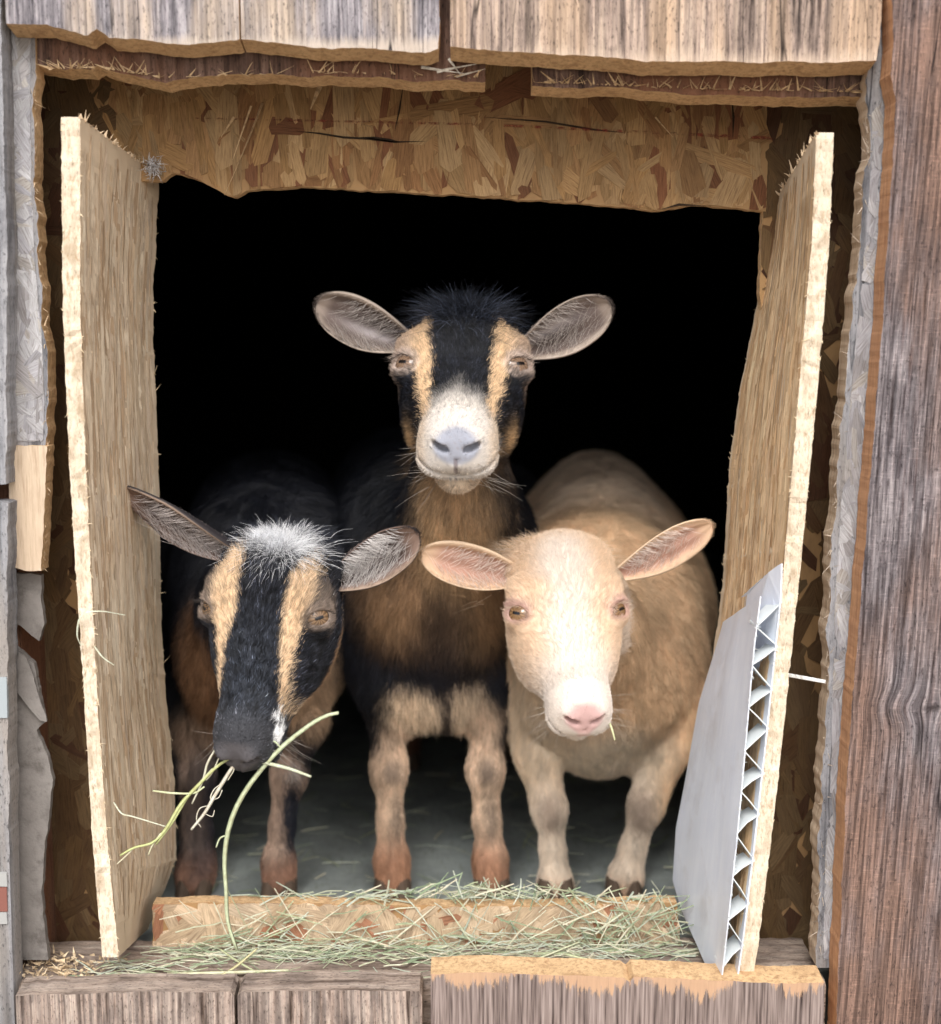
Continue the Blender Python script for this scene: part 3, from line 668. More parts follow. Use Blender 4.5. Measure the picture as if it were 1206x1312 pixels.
def hair_mat():
    m, nt, p = newmat('goat_hair')
    a = N(nt, 'ShaderNodeAttribute', attribute_name='Col'); nt.links.new(a.outputs['Color'], p.inputs['Base Color'])
    p.inputs['Roughness'].default_value = 0.45; p.inputs['Specular IOR Level'].default_value = 0.28
    return m
M_hair = hair_mat()
M_skin, _nt, _p = newmat('goat_skin'); _a = N(_nt, 'ShaderNodeAttribute', attribute_name='Col'); _nt.links.new(_a.outputs['Color'], _p.inputs['Base Color']); _p.inputs['Roughness'].default_value = .7
_b = noise(_nt, mapping(_nt, (1, 1, 1)), 900, 3, .6); bump(_nt, _p, _b, .4, .0006)
M_eye, _nt, _p = newmat('goat_eye'); _a = N(_nt, 'ShaderNodeAttribute', attribute_name='Col'); _nt.links.new(_a.outputs['Color'], _p.inputs['Base Color']); _p.inputs['Roughness'].default_value = .08; _p.inputs['Specular IOR Level'].default_value = .6
M_hoof, _nt, _p = newmat('goat_hoof'); _p.inputs['Base Color'].default_value = (.10, .07, .05, 1); _b = noise(_nt, mapping(_nt, (1, 1, 4)), 200, 3, .6); bump(_nt, _p, _b, .5, .001)

def make_hair(name, parent, R, D, Ln, Cc, rad, npt=4, bend=None, seed=0):
    """R roots, D unit directions, Ln lengths, Cc colours, bend: vector added ~t^2"""
    n = len(R); rsn = np.random.RandomState(seed)
    cu = bpy.data.hair_curves.new(name); cu.add_curves([npt]*n)
    t = np.linspace(0, 1, npt)[None, :, None]
    Bv = bend if bend is not None else np.zeros_like(R)
    wig = rsn.normal(size=(n, 1, 3))*Ln[:, None, None]*.10
    P = R[:, None, :]+D[:, None, :]*Ln[:, None, None]*t+Bv[:, None, :]*Ln[:, None, None]*t*t+wig*t*t
    at = cu.attributes.get('position') or cu.attributes.new('position', 'FLOAT_VECTOR', 'POINT'); at.data.foreach_set('vector', P.reshape(-1).astype(np.float32))
    ra = cu.attributes.new('radius', 'FLOAT', 'POINT'); rr = (rad[:, None]*(1-.85*np.linspace(0, 1, npt)[None, :])).astype(np.float32); ra.data.foreach_set('value', rr.reshape(-1))
    ca = cu.attributes.new('Col', 'FLOAT_COLOR', 'CURVE'); c4 = np.ones((n, 4), np.float32); c4[:, :3] = Cc; ca.data.foreach_set('color', c4.reshape(-1))
    cu.materials.append(M_hair); o = bpy.data.objects.new(name, cu); col.objects.link(o); o.parent = parent
    o.matrix_parent_inverse = parent.matrix_world.inverted(); return o

def ear_geo(base, tip, nrm, width, cup0=1.9, cup1=.75, droop=0.0, thick=.0034, nu=30, nv=18, pointy=1.0):
    base = np.array(base, float); tip = np.array(tip, float); a = tip-base; L = np.linalg.norm(a); a /= L
    n = unit(np.array(nrm, float)-a*np.dot(nrm, a)); w = np.cross(a, n)
    V = []; UV = []; 
    for side in (0, 1):
        for i in range(nu+1):
            u = i/nu; prof = (.40+.60*math.sin(min(u/.55, 1)*math.pi/2))*(max(0.0, 1-max(0, (u-.55)/.45)**(2.0*pointy+.2)))**.5
            hw = width/2*max(prof, .02); A = cup0+(cup1-cup0)*min(1, u*1.5); R = hw/math.sin(min(A, math.pi/2))
            ax = base+a*L*u+n*(-droop*L*u*u)
            for j in range(nv+1):
                v = -1+2*j/nv; s_, c_ = math.sin(v*A), math.cos(v*A)
                p = ax+R*(s_*w+(1-c_)*n); nn = (-s_*w+c_*n)
                p = p+nn*(thick/2 if side == 0 else -thick/2)*(1-.6*abs(v)**4)
                # cartilage ripples inside
                if side == 0: p = p+nn*.0011*math.sin(v*9)*math.sin(u*3.1)
                V.append(p); UV.append((side, u, v))
    m = (nu+1)*(nv+1); Fc = []
    g = lambda s, i, j: s*m+i*(nv+1)+j
    for i in range(nu):
        for j in range(nv):
            Fc.append([g(0, i, j), g(0, i+1, j), g(0, i+1, j+1), g(0, i, j+1)]); Fc.append([g(1, i, j), g(1, i, j+1), g(1, i+1, j+1), g(1, i+1, j)])
        Fc.append([g(0, i, 0), g(1, i, 0), g(1, i+1, 0), g(0, i+1, 0)]); Fc.append([g(0, i, nv), g(0, i+1, nv), g(1, i+1, nv), g(1, i, nv)])
    for j in range(nv): Fc.append([g(0, nu, j), g(1, nu, j), g(1, nu, j+1), g(0, nu, j+1)])
    return np.array(V), np.array(Fc), np.array(UV), a, n, w, L

def goat(spec):
    O = np.array(spec['O']); Lx = unit(spec['L']); Vx = np.array(spec['V'], float); Vx = unit(Vx-Lx*np.dot(Vx, Lx)); Xx = np.cross(Vx, Lx)
    if Xx[0] < 0: Xx = -Xx
    S = spec['s']; R = np.stack([Xx, Lx, Vx], 1); LS, US = spec.get('ls', .9), spec.get('us', 1.0)
    fl = lambda l: l*(LS if l > 0 else US)
    unl = lambda l: np.where(l > 0, l/LS, l/US)
    H = lambda x, l, v: O+S*(Xx*x+Lx*fl(l)+Vx*v)
    def toH(P): q = (P-O)@R/S; return q[:, 0], unl(q[:, 1]), q[:, 2]
    bones = spec['bones']                      # (A, B, ra, rb, k, sx)
    allp = np.array([p for b in bones for p in (b[0], b[1])]); rr = np.array([[b[2]*max(1, b[5])]*3 for b in bones for _ in (0, 1)])
    hc = np.array([H(x, l, v) for x in (-.06, .06) for l in (-.085, .125) for v in (-.1, .012)])
    lo = np.minimum((allp-rr).min(0), hc.min(0))-.02; hi = np.maximum((allp+rr).max(0), hc.max(0))+.02
    fine, coarse = .0019, .0062
    ax = []
    for d in range(3):
        a = [lo[d]]
        f0, f1 = hc[:, d].min()-.003, hc[:, d].max()+.003
        if d == 1: f1 = min(f1, H(0, 0, 0)[1]+.085)
        while a[-1] < hi[d]:
            x = a[-1]; a.append(x+(fine if f0-.004 < x < f1 else coarse*(1 if d != 1 or x < .45 else 2)))
        ax.append(a)
    Fd = Field(*ax)
    for A, B, ra, rb, k, sx in bones: Fd.cone(A, B, ra, rb, k, sx)
    for c, rad, k in spec.get('ells', []): Fd.ell(c, rad, None, k)
    # ---- head
    tl, tw = smoothtab(HL, HW); _, tt = smoothtab(HL, HT); _, tb = smoothtab(HL, HB); _, tp = smoothtab(HL, HP)
    mz = spec.get('mz', 1.0)
    def hfn(X, Y, Z):
        x = ((X-O[0])*Xx[0]+(Y-O[1])*Xx[1]+(Z-O[2])*Xx[2])/S; l = unl(((X-O[0])*Lx[0]+(Y-O[1])*Lx[1]+(Z-O[2])*Lx[2])/S); v = ((X-O[0])*Vx[0]+(Y-O[1])*Vx[1]+(Z-O[2])*Vx[2])/S
        w = np.interp(l, tl, tw); w = w*spec.get('hw', 1.0)*(1+(mz-1)*sstep(.045, .100, l)); t = np.interp(l, tl, tt)+spec.get('crown', 0.0)*sstep(-.075, -.045, l)*(1-sstep(-.03, .015, l)); b = np.interp(l, tl, tb); p = np.interp(l, tl, tp)
        vc, h = (t+b)/2, (t-b)/2; r = np.clip((v-vc)/h, -1.3, 1.3); w = w*(1+p*r)
        q = (np.abs(x/w)**2.5+np.abs((v-vc)/h)**2.5)**(1/2.5); e = np.maximum(np.abs(l-.021)-.099, 0)
        return (((q-1)*np.minimum(w, h)*.9+e)*S).astype(np.float32)
    crown = spec.get('crown', 0.0)
    Fd.union(hc.min(0), hc.max(0), hfn, spec.get('kneck', .025))
    def he(x, l, v, rx, rl, rv, k, cut=False, rot=None):
        RR = R if rot is None else rot
        Fd.ell(H(x, l, v), (rx*S, rl*S, rv*S), RR, k, cut)
    he(0, .094, -.034, .0295*mz, .026, .0240, .014)          # muzzle bulb
    he(0, .086, -.061, .0195*mz, .024, .0150, .0035)          # chin
    for sg in (-1, 1):
        he(sg*.015*mz, .101, -.044, .015*mz, .016, .012, .006)   # lips
        he(sg*.038, -.012, -.009, .013, .017, .010, .010)     # brow
        he(sg*.028, .015, -.048, .014, .03, .03, .02)          # cheek
        he(sg*.034, -.050, -.030, .013, .014, .015, .014)     # ear root
        he(sg*.011, .112, -.024, .008, .010, .006, .004)      # nostril wings
    eyes = []
    for sg in (-1, 1):
        gz = spec.get('gaze', (.66, .22, .70)); e = np.array([sg*.0395*spec.get('hw', 1.0), .003, -.0165]); g = unit([sg*gz[0], gz[1], gz[2]]); md = np.array([-sg*.9, .32, 0.0]); md = unit(md-g*np.dot(md, g)); sh = np.cross(g, md)
        gw, mw, sw = R@g, R@md, R@sh; c = H(*e); er = .0138*S
        Fd.ell(c, (er*1.17,)*3, None, .004)
        RE = np.stack([mw, sw, gw], 1)
        Fd.ell(c+gw*er*1.02, (.0128*S, spec.get('lid', .0060)*1.12*S, .0066*S), RE, .0012, cut=True)
        eyes.append((c, er, gw, mw, sw))
    for sg in (-1, 1):                                        # comma nostrils
        a0 = unit([sg*.88, -.30, .36]); n0 = unit(np.array([sg*.15, 1, .25])-a0*np.dot(a0, [sg*.15, 1, .25])); b0 = np.cross(a0, n0)
        he(sg*.0115, .1195, -.026, .0075, .0030, .0075, .0015, True, R@np.stack([a0, b0, n0], 1))
    sl, X, Y, Z = Fd.sub(hc.min(0)-.005, hc.max(0)+.005)      # mouth line and philtrum
    x = ((X-O[0])*Xx[0]+(Y-O[1])*Xx[1]+(Z-O[2])*Xx[2])/S; l = unl(((X-O[0])*Lx[0]+(Y-O[1])*Lx[1]+(Z-O[2])*Lx[2])/S); v = ((X-O[0])*Vx[0]+(Y-O[1])*Vx[1]+(Z-O[2])*Vx[2])/S
    Fh = Fd.F[sl]; vm = -.0515+.011*(x/.03)**2-.10*(.10-l)
    c1 = np.maximum(np.maximum(np.abs(v-vm)-.0016, .066-l)*S, -Fh-.0035)
    c2 = np.maximum(np.maximum(np.maximum(np.abs(x)-.0009, np.abs(v+.0415)-.0085), .105-l)*S, -Fh-.0022)
    Fd.F[sl] = np.maximum(Fh, np.maximum(-c1, -c2))
    V, Q = Fd.mesh()
    nb = len(V)
    # ---- ears
    earinfo = []; VV = [V]; QQ = [Q]; off = nb
    for e in spec['ears']:
        ev, ef, uv, a, n, w, L = ear_geo(**e['geo']); VV.append(ev); QQ.append(ef+off); earinfo.append((off, len(ev), uv, a, n, w, L, e)); off += len(ev)
    V = np.concatenate(VV); Q = np.concatenate(QQ)
    me = bpy.data.meshes.new('goat'); me.vertices.add(len(V)); me.vertices.foreach_set('co', V.astype(np.float32).ravel())
    me.loops.add(len(Q)*4); me.loops.foreach_set('vertex_index', Q.ravel().astype(np.int32)); me.polygons.add(len(Q)); me.polygons.foreach_set('loop_start', np.arange(0, len(Q)*4, 4, dtype=np.int32))
    me.update(calc_edges=True); me.validate(); me.polygons.foreach_set('use_smooth', np.ones(len(me.polygons), bool)); me.update()
    nv = len(me.vertices); Nn = np.zeros(nv*3, np.float32); me.vertices.foreach_get('normal', Nn); Nn = Nn.reshape(-1, 3).astype(float)
    # outward check
    cface = spec['color']
    def fullcolor(P, jit=0.0, rs=None):
        x, l, v = toH(P)
        if rs is not None: x = x+rs.normal(size=len(x))*jit; l = l+rs.normal(size=len(x))*jit*2
        hm = (l > -.085) & (l < .13) & (v > -.10-.0) & (v < .04) & (np.abs(x) < .07)
        C = spec['bodycolor'](P); Cf = cface(x, l, v, P)
        for (ec, er_, gw_, mw_, sw_) in eyes:
            q = P-(ec+gw_*er_); e_ = np.sqrt((q@mw_/(er_*1.15))**2+(q@sw_/(er_*.78))**2+(q@gw_/er_)**2); Cf = lay(Cf, (.75*(1-sstep(.75, 1.15, e_)))[:, None], spec['rim'])
        m = (sstep(-.13, -.10, v)*sstep(-.095, -.07, l)*hm)[:, None]; return C*(1-m)+Cf*m
    C = fullcolor(V)
    for (o0, n0, uv, a, n, w, L, e) in earinfo: C[o0:o0+n0] = e['color'](uv[:, 0], uv[:, 1], uv[:, 2])
    ca = me.color_attributes.new('Col', 'FLOAT_COLOR', 'POINT'); c4 = np.ones((nv, 4), np.float32); c4[:, :3] = C; ca.data.foreach_set('color', c4.ravel())
    me.materials.append(M_skin); root = bpy.data.objects.new('goat', me); col.objects.link(root); tag(root, spec['label'], 'goat', 'goats looking out of the opening')
    # ---- eyes
    for (c, er, gw, mw, sw) in eyes:
        vs = []; cs = []; nu, nvv = 40, 40
        for i in range(nu+1):
            th = math.pi*i/nu
            for j in range(nvv):
                ph = 2*math.pi*j/nvv; u, s_, g_ = math.sin(th)*math.cos(ph), math.sin(th)*math.sin(ph), math.cos(th)
                vs.append(c+er*(mw*u+sw*s_*.98+gw*g_)); r = math.hypot(u, s_)
                if abs(u) < .27 and abs(s_) < .10 and g_ > 0: k = (.008, .007, .008)
                elif r < .62 and g_ > 0: q = .75+.35*math.sin(ph*13); ic = spec.get('iris', (.30, .15, .05)); k = tuple(t*q for t in ic)
                elif r < .72 and g_ > 0: k = (.02, .015, .012)
                else: k = (.16, .10, .08)
                cs.append(k)
        fs = [[i*nvv+j, i*nvv+(j+1) % nvv, (i+1)*nvv+(j+1) % nvv, (i+1)*nvv+j] for i in range(nu) for j in range(nvv)]
        mm = bpy.data.meshes.new('eye'); mm.from_pydata([tuple(q) for q in vs], [], fs); a_ = mm.color_attributes.new('Col', 'FLOAT_COLOR', 'POINT'); c4 = np.ones((len(vs), 4), np.float32); c4[:, :3] = cs; a_.data.foreach_set('color', c4.ravel())
        mm.materials.append(M_eye); mm.polygons.foreach_set('use_smooth', [True]*len(mm.polygons)); mm.update(); eo = bpy.data.objects.new('eye', mm); col.objects.link(eo); eo.parent = root
    # ---- hooves
    for (hp, hr) in spec['hooves']:
        mb = MB(); zf = Z_FLOOR+.0015
        for sg in (-1, 1):
            pts = []; nr = 14; rings = [(0, 1.0, 0), (.35, .96, .004), (.75, .84, .009), (1.0, .72, .012)]
            for (t, sc, back) in rings:
                for j in range(nr):
                    an = 2*math.pi*j/nr; x = math.cos(an)*hr*.50*sc; y = math.sin(an)*hr*(1.15 if math.sin(an) < 0 else .8)*sc
                    pts.append((hp[0]+sg*hr*.50+x, hp[1]+y+back-.004, zf+t*hr*1.0))
            fs = [[r*nr+j, r*nr+(j+1) % nr, (r+1)*nr+(j+1) % nr, (r+1)*nr+j] for r in range(3) for j in range(nr)]+[list(range(nr))[::-1], list(range(3*nr, 4*nr))]
            mb.add(pts, fs)
        mb.build('hoof', M_hoof, root, smooth=False)
    # ---- coat
    rs = np.random.RandomState(spec['seed'])
    def sample(P4, mask, density):
        Qm = Q[mask]; a = V[Qm[:, 0]]; b = V[Qm[:, 1]]; c = V[Qm[:, 2]]; d = V[Qm[:, 3]]
        ar = .5*np.linalg.norm(np.cross(c-a, d-b), axis=1); w_ = ar*density(V[Qm].mean(1)); n = int(w_.sum()); 
        if n == 0: return None
        f = rs.choice(len(Qm), n, p=w_/w_.sum()); u, t = rs.rand(n, 1), rs.rand(n, 1)
        W4 = [(1-u)*(1-t), u*(1-t), u*t, (1-u)*t]; P = sum(wt*V[Qm[f, i]] for i, wt in enumerate(W4)); NN = sum(wt*Nn[Qm[f, i]] for i, wt in enumerate(W4)); NN /= np.linalg.norm(NN, axis=1)[:, None]+1e-9
        UV = sum(wt*(P4[Qm[f, i]]) for i, wt in enumerate(W4)) if P4 is not None else None
        return P, NN, UV
    fb = Q.max(1) < nb; cen = V[Q].mean(1); hx, hl, hv = toH(cen)
    ishead = fb & (hl > -.095) & (hl < .13) & (np.abs(hx) < .07) & (hv > -.115) & (hv < .04)
    # face
    def dens_head(P):
        x, l, v = toH(P); pad = np.exp(-((x/.017)**2+((v+.03)/.015)**2))*sstep(.103, .110, l); d = 2.6e6*(1-.97*np.clip(pad*1.8, 0, 1))
        for sg in (-1, 1):
            c = eyes[0 if sg < 0 else 1]; r = np.linalg.norm(P-(c[0]+c[2]*c[1]), axis=1); d = d*sstep(.005*S, .010*S, r)
        return d*np.where(P[:, 1] > H(0, 0, 0)[1]+.1, .4, 1)
    P, NN, _ = sample(None, ishead, dens_head); x, l, v = toH(P)
    flow = -Lx[None, :]*1.0+(Xx[None, :]*np.sign(x)[:, None]*sstep(.0, .04, np.abs(x))[:, None]*.5)-Vx[None, :]*sstep(-.02, -.07, v)[:, None]*.5
    flow = np.where((l > .085)[:, None], flow-Vx*.2, flow); flow = flow+.3*np.stack([vnoise(P, 160, 1), vnoise(P, 160, 2), vnoise(P, 160, 3)], 1)+.45*np.stack([vnoise(P, 800, 71), vnoise(P, 800, 72), vnoise(P, 800, 73)], 1)
    T = flow-NN*np.sum(flow*NN, 1)[:, None]; T /= np.linalg.norm(T, axis=1)[:, None]+1e-9; al = np.radians(rs.uniform(7, 24, len(P)))[:, None]
    D = T*np.cos(al)+NN*np.sin(al); Ln = (.0036+.003*sstep(.03, -.05, l)+.003*sstep(-.04, -.07, v))*rs.uniform(.7, 1.3, len(P))*np.where(l > .09, .55, 1)*S
    tv = spec['tone']; cl = vnoise(P, 1300, 61)[:, None]*.5+vnoise(P, 700, 62)[:, None]*.3; Cc = np.clip(fullcolor(P, .0016, rs)*rs.uniform(1-tv, 1+tv, (len(P), 1))*(1+tv*1.2*cl), 0, 1)
    dk_ = Cc.max(1) < .07; Cc = np.where(dk_[:, None], Cc*np.exp(rs.normal(size=(len(P), 1))*.9-.2)*(1+.8*vnoise(P, 420, 66)[:, None].clip(-.8, 1)), Cc).clip(0, 1)
    parts = [(P-NN*.0004, D, Ln, Cc, np.full(len(P), .00021), T*.25)]
    # tuft on the poll
    tf = spec['tuft']; n = tf['n']; px_ = rs.normal(0, tf['sx'], n); pl_ = rs.normal(tf['l'], tf['sl'], n)
    base = np.array([H(a_, b_, 0) for a_, b_ in zip(px_, pl_)]); top_v = (np.interp(pl_, HL, HT)+crown*sstep(-.075, -.045, pl_)*(1-sstep(-.03, .015, pl_)))*(1-.2*(px_/.04)**2)-.006*(np.abs(px_)/.03)**3
    base = base+Vx*S*top_v[:, None]
    D = (Vx*.55-Lx*.55)[None, :]*1.0+Xx[None, :]*(px_/.03)[:, None]*tf.get('spread', .8)+Lx[None, :]*((pl_-tf['l'])/.02)[:, None]*tf.get('fwd', .7)+rs.normal(size=(n, 3))*tf.get('mess', .25)
    # tufts clump together
    nc = 45; cc = rs.randint(0, nc, n); cd_ = rs.normal(size=(nc, 3))*.35; D = D+cd_[cc]; D /= np.linalg.norm(D, axis=1)[:, None]
    Ln = rs.uniform(.45, 1.1, n)*tf['len']; Cc = np.clip(tf['color'](px_+rs.normal(size=n)*.002, pl_, rs)*rs.uniform(.7, 1.3, (n, 1)), 0, 1)
    grav = np.tile(np.array([0, 0, -.35]), (n, 1))+Xx[None, :]*(px_/.03)[:, None]*.3; parts.append((base-Vx*S*.002, D, Ln, Cc, np.full(n, .00017), grav))
    # ears
    for (o0, n0, uv, a, nrm, w, L, e) in earinfo:
        P4 = np.zeros((len(V), 3)); P4[o0:o0+n0] = uv; mk = (Q.min(1) >= o0) & (Q.max(1) < o0+n0)
        P, NN, UV = sample(P4, mk, lambda P: 2.2e6); sd, u, vv = UV.T
        inner = sd < .5; keep = ~inner | (rs.rand(len(P)) < .22+.78*sstep(.6, .95, np.abs(vv))); P, NN, sd, u, vv, inner = [q[keep] for q in (P, NN, sd, u, vv, inner)]
        T = a[None, :]*.8+w[None, :]*np.where(inner, np.sign(vv)*-.55, np.sign(vv)*.15)[:, None]; T = T-NN*np.sum(T*NN, 1)[:, None]; T /= np.linalg.norm(T, axis=1)[:, None]+1e-9
        al = np.radians(rs.uniform(10, 40, len(P)))[:, None]; D = T*np.cos(al)+NN*np.sin(al); Ln = rs.uniform(.0025, .0055, len(P))*S
        Cc = np.clip(e['color'](sd, u+rs.normal(size=len(u))*.03, np.clip(vv+rs.normal(size=len(u))*.05, -1, 1))*rs.uniform(1-tv, 1+tv, (len(P), 1)), 0, 1); parts.append((P, D, Ln, Cc, np.full(len(P), .00016), T*.2))
        n = e.get('long', 700)                                 # long hair inside the cup
        u = rs.beta(2, 2.6, n)*.85+.02; vv = np.where(rs.rand(n) < .5, rs.uniform(-1, -.5, n), rs.uniform(.1, .95, n)); m2 = (31, 19)
        ii = np.clip((u*30).astype(int), 0, 29); jj = np.clip(((vv+1)/2*18).astype(int), 0, 17); P = V[o0+ii*19+jj]; ctr = V[o0+ii*19+9]
        D = (ctr-P)/(np.linalg.norm(ctr-P, axis=1)[:, None]+1e-6)*.6+nrm[None, :]*.35+a[None, :]*.45+rs.normal(size=(n, 3))*.18; D /= np.linalg.norm(D, axis=1)[:, None]
        Cc = np.clip(np.array(e.get('longcol', (.6, .55, .5)))[None, :]*rs.uniform(.6, 1.2, (n, 1)), 0, 1); parts.append((P, D, rs.uniform(.006, .016, n)*S*e.get('longlen', 1), Cc, np.full(n, .00016), a[None, :]*.3+np.zeros((n, 3))))
    # lashes and whiskers
    for (c, er, gw, mw, sw) in eyes:
        n = 34; t = rs.uniform(-1, 1, n); upz = sw if sw[2] > 0 else -sw; P = c+gw*er*.98+np.outer(t, mw)*er*.85+np.outer(1-t*t, upz)*er*.42
        D = gw[None, :]*.7+np.outer(t, mw)*.5+np.array([0, 0, -.25])[None, :]+rs.normal(size=(n, 3))*.12; D /= np.linalg.norm(D, axis=1)[:, None]
        parts.append((P, D, rs.uniform(.005, .009, n)*S, np.tile(np.array(spec.get('lash', (.05, .04, .035))), (n, 1)), np.full(n, .00016), np.tile(upz*.2, (n, 1))))
    n = 36; sg = np.where(rs.rand(n) < .5, -1, 1); P = np.array([H(s_*rs.uniform(.012, .026), rs.uniform(.085, .108), rs.uniform(-.068, -.03)) for s_ in sg])
    D = Xx[None, :]*sg[:, None]*.8+Lx*.35-Vx*.2+rs.normal(size=(n, 3))*.3; D /= np.linalg.norm(D, axis=1)[:, None]; parts.append((P, D, rs.uniform(.016, .032, n)*S, np.tile(np.array([.55, .5, .45]), (n, 1)), np.full(n, .00010), np.zeros((n, 3))))
    cat = [np.concatenate([p[i] for p in parts]) for i in range(6)]
    make_hair('head_coat', root, cat[0], cat[1], cat[2], cat[3], cat[4], 4, cat[5], spec['seed'])
    # body
    def dens_body(P): return 7e5*np.where(P[:, 1] > .45, .35, 1)*(1+1.2*(P[:, 1] < .28))
    P, NN, _ = sample(None, fb & ~ishead, dens_body); y = P[:, 1]; z = P[:, 2]
    leg = sstep(Z_FLOOR+.19, Z_FLOOR+.13, z)
    flow = np.stack([.15*vnoise(P, 30, 4), .45*(1-leg)+0*y, -1+0*y], 1)+.22*np.stack([vnoise(P, 90, 5), vnoise(P, 90, 6), vnoise(P, 90, 7)], 1)+.35*np.stack([vnoise(P, 420, 75), vnoise(P, 420, 76), vnoise(P, 420, 77)], 1)
    T = flow-NN*np.sum(flow*NN, 1)[:, None]; T /= np.linalg.norm(T, axis=1)[:, None]+1e-9; al = np.radians(rs.uniform(6, 22, len(P)))[:, None]; D = T*np.cos(al)+NN*np.sin(al)
    Ln = rs.uniform(.7, 1.3, len(P))*(.0115-.0065*leg)*spec.get('coatlen', 1); Cc = np.clip(spec['bodycolor'](P+rs.normal(size=P.shape)*.003)*rs.uniform(1-tv, 1+tv, (len(P), 1))*(1+(.12+tv*.8)*(.6*vnoise(P*np.array([1, 1, .3]), 500, 63)+.4*vnoise(P*np.array([1, 1, .5]), 160, 64)))[:, None], 0, 1)
    make_hair('body_coat', root, P-NN*.0005, D, Ln, Cc, np.full(len(P), .00030), 4, T*.2+np.array([0, 0, -.15]), spec['seed']+1)
    return root

# colour helpers in body space: x and z of photo pixels at the chest's depth
YC = .215
BX = lambda px: float(W(px, 800, YC)[0]); BZ = lambda py: float(W(600, py, YC)[2])
def blob(P, px, py, rx, ry, soft=.35):
    d = np.sqrt(((P[:, 0]-BX(px))/(rx*PXM(YC)))**2+((P[:, 2]-BZ(py))/(ry*PXM(YC)))**2)+.12*vnoise(P, 60, 11); return (1-sstep(1-soft, 1+soft, d))[:, None]
def lay(C, m, c): return C*(1-m)+np.array(c)[None, :]*m
def B(ax, ay, y0, ra, bx, by, y1, rb, k=.02, sx=1.0): return (W(ax, ay, y0), W(bx, by, y1), ra*PXM(y0), rb*PXM(y1), k, sx)
def chain(pts, k=.012): return [B(*pts[i], *pts[i+1], k=k) for i in range(len(pts)-1)]
BLK = (.008, .009, .013)

def hind(px, y, top, r=.03):
    """hind leg of true shape: thigh, stifle forward, hock back, shank down; px at depth y"""
    x = float(W(px, 1000, y)[0]); f = Z_FLOOR
    P = [(x, y+.02, top, r*1.9), (x, y-.035, f+.17, r*1.25), (x, y+.045, f+.105, r*.55), (x, y+.02, f+.035, r*.48), (x, y+.005, f+.012, r*.62)]
    return [(np.array(a[:3]), np.array(b[:3]), a[3], b[3], .015, 1.0) for a, b in zip(P, P[1:])], (x, y, r*.62)

# ---------- middle goat
def face_m(x, l, v, P):
    ax = np.abs(x)+.0009*vnoise(P, 260, 3); C = np.tile(np.array(BLK), (len(x), 1))
    inn = np.interp(l, [-.07, -.03, 0, .04, .08], [.024, .026, .0225, .0215, .019]); out = np.interp(l, [-.07, -.045, -.02, -.003, .012, .05, .085], [.048, .053, .053, .050, .036, .029, .024])
    top = sstep(-.070, -.060, l)
    st = sstep(inn-.0012, inn+.0012, ax)*(1-sstep(out-.0015, out+.0015, ax))*top*sstep(-.066, -.05, v+0*l+.004); C = lay(C, st[:, None], (.66, .47, .29))
    sh = sstep(.028, .046, ax)*sstep(-.055, -.005, l)*(1-sstep(.008, .018, l))*sstep(-.045, -.032, v); C = lay(C, (sh*.8)[:, None], (.40, .30, .24))
    mu = sstep(.034, .072, l+.005*vnoise(P, 300, 8)-ax*1.0); C = lay(C, (mu*(1-sstep(.031, .036, ax)*(1-sstep(.082, .092, l))))[:, None], (.62, .57, .52))
    ch = sstep(.066, .080, l)*sstep(.018, .027, ax)*(1-sstep(.030, .033, ax))*sstep(-.05, -.04, v); C = lay(C, (ch*.55)[:, None], (.66, .50, .34))
    jaw = sstep(-.052, -.058, v)*sstep(.062, .074, l); C = lay(C, jaw[:, None], (.62, .50, .38))
    jp = np.exp(-((ax-.037)/.006)**2-((l-.052)/.012)**2-((v+.055)/.012)**2); C = lay(C, np.clip(jp*1.5, 0, 1)[:, None], (.50, .33, .18))
    pad = 1-sstep(.8, 1.1, np.sqrt((x/.0185)**2+((v+.025)/.0125)**2)+.10*(v+.03)/.01*np.abs(x)/.02); pad = pad*sstep(.100, .106, l); C = lay(C, pad[:, None], (.30, .31, .36))
    ph = (1-sstep(.0008, .002, np.abs(x)))*sstep(.1, .108, l)*sstep(-.052, -.046, v)*(1-sstep(-.036, -.03, v)); C = lay(C, (ph*.8)[:, None], (.16, .13, .14))
    sp = np.clip(vnoise(P, 1500, 21)-.35, 0, 1)*sstep(.095, .105, l); C = lay(C, (sp*.5)[:, None], (.25, .22, .22))
    return C
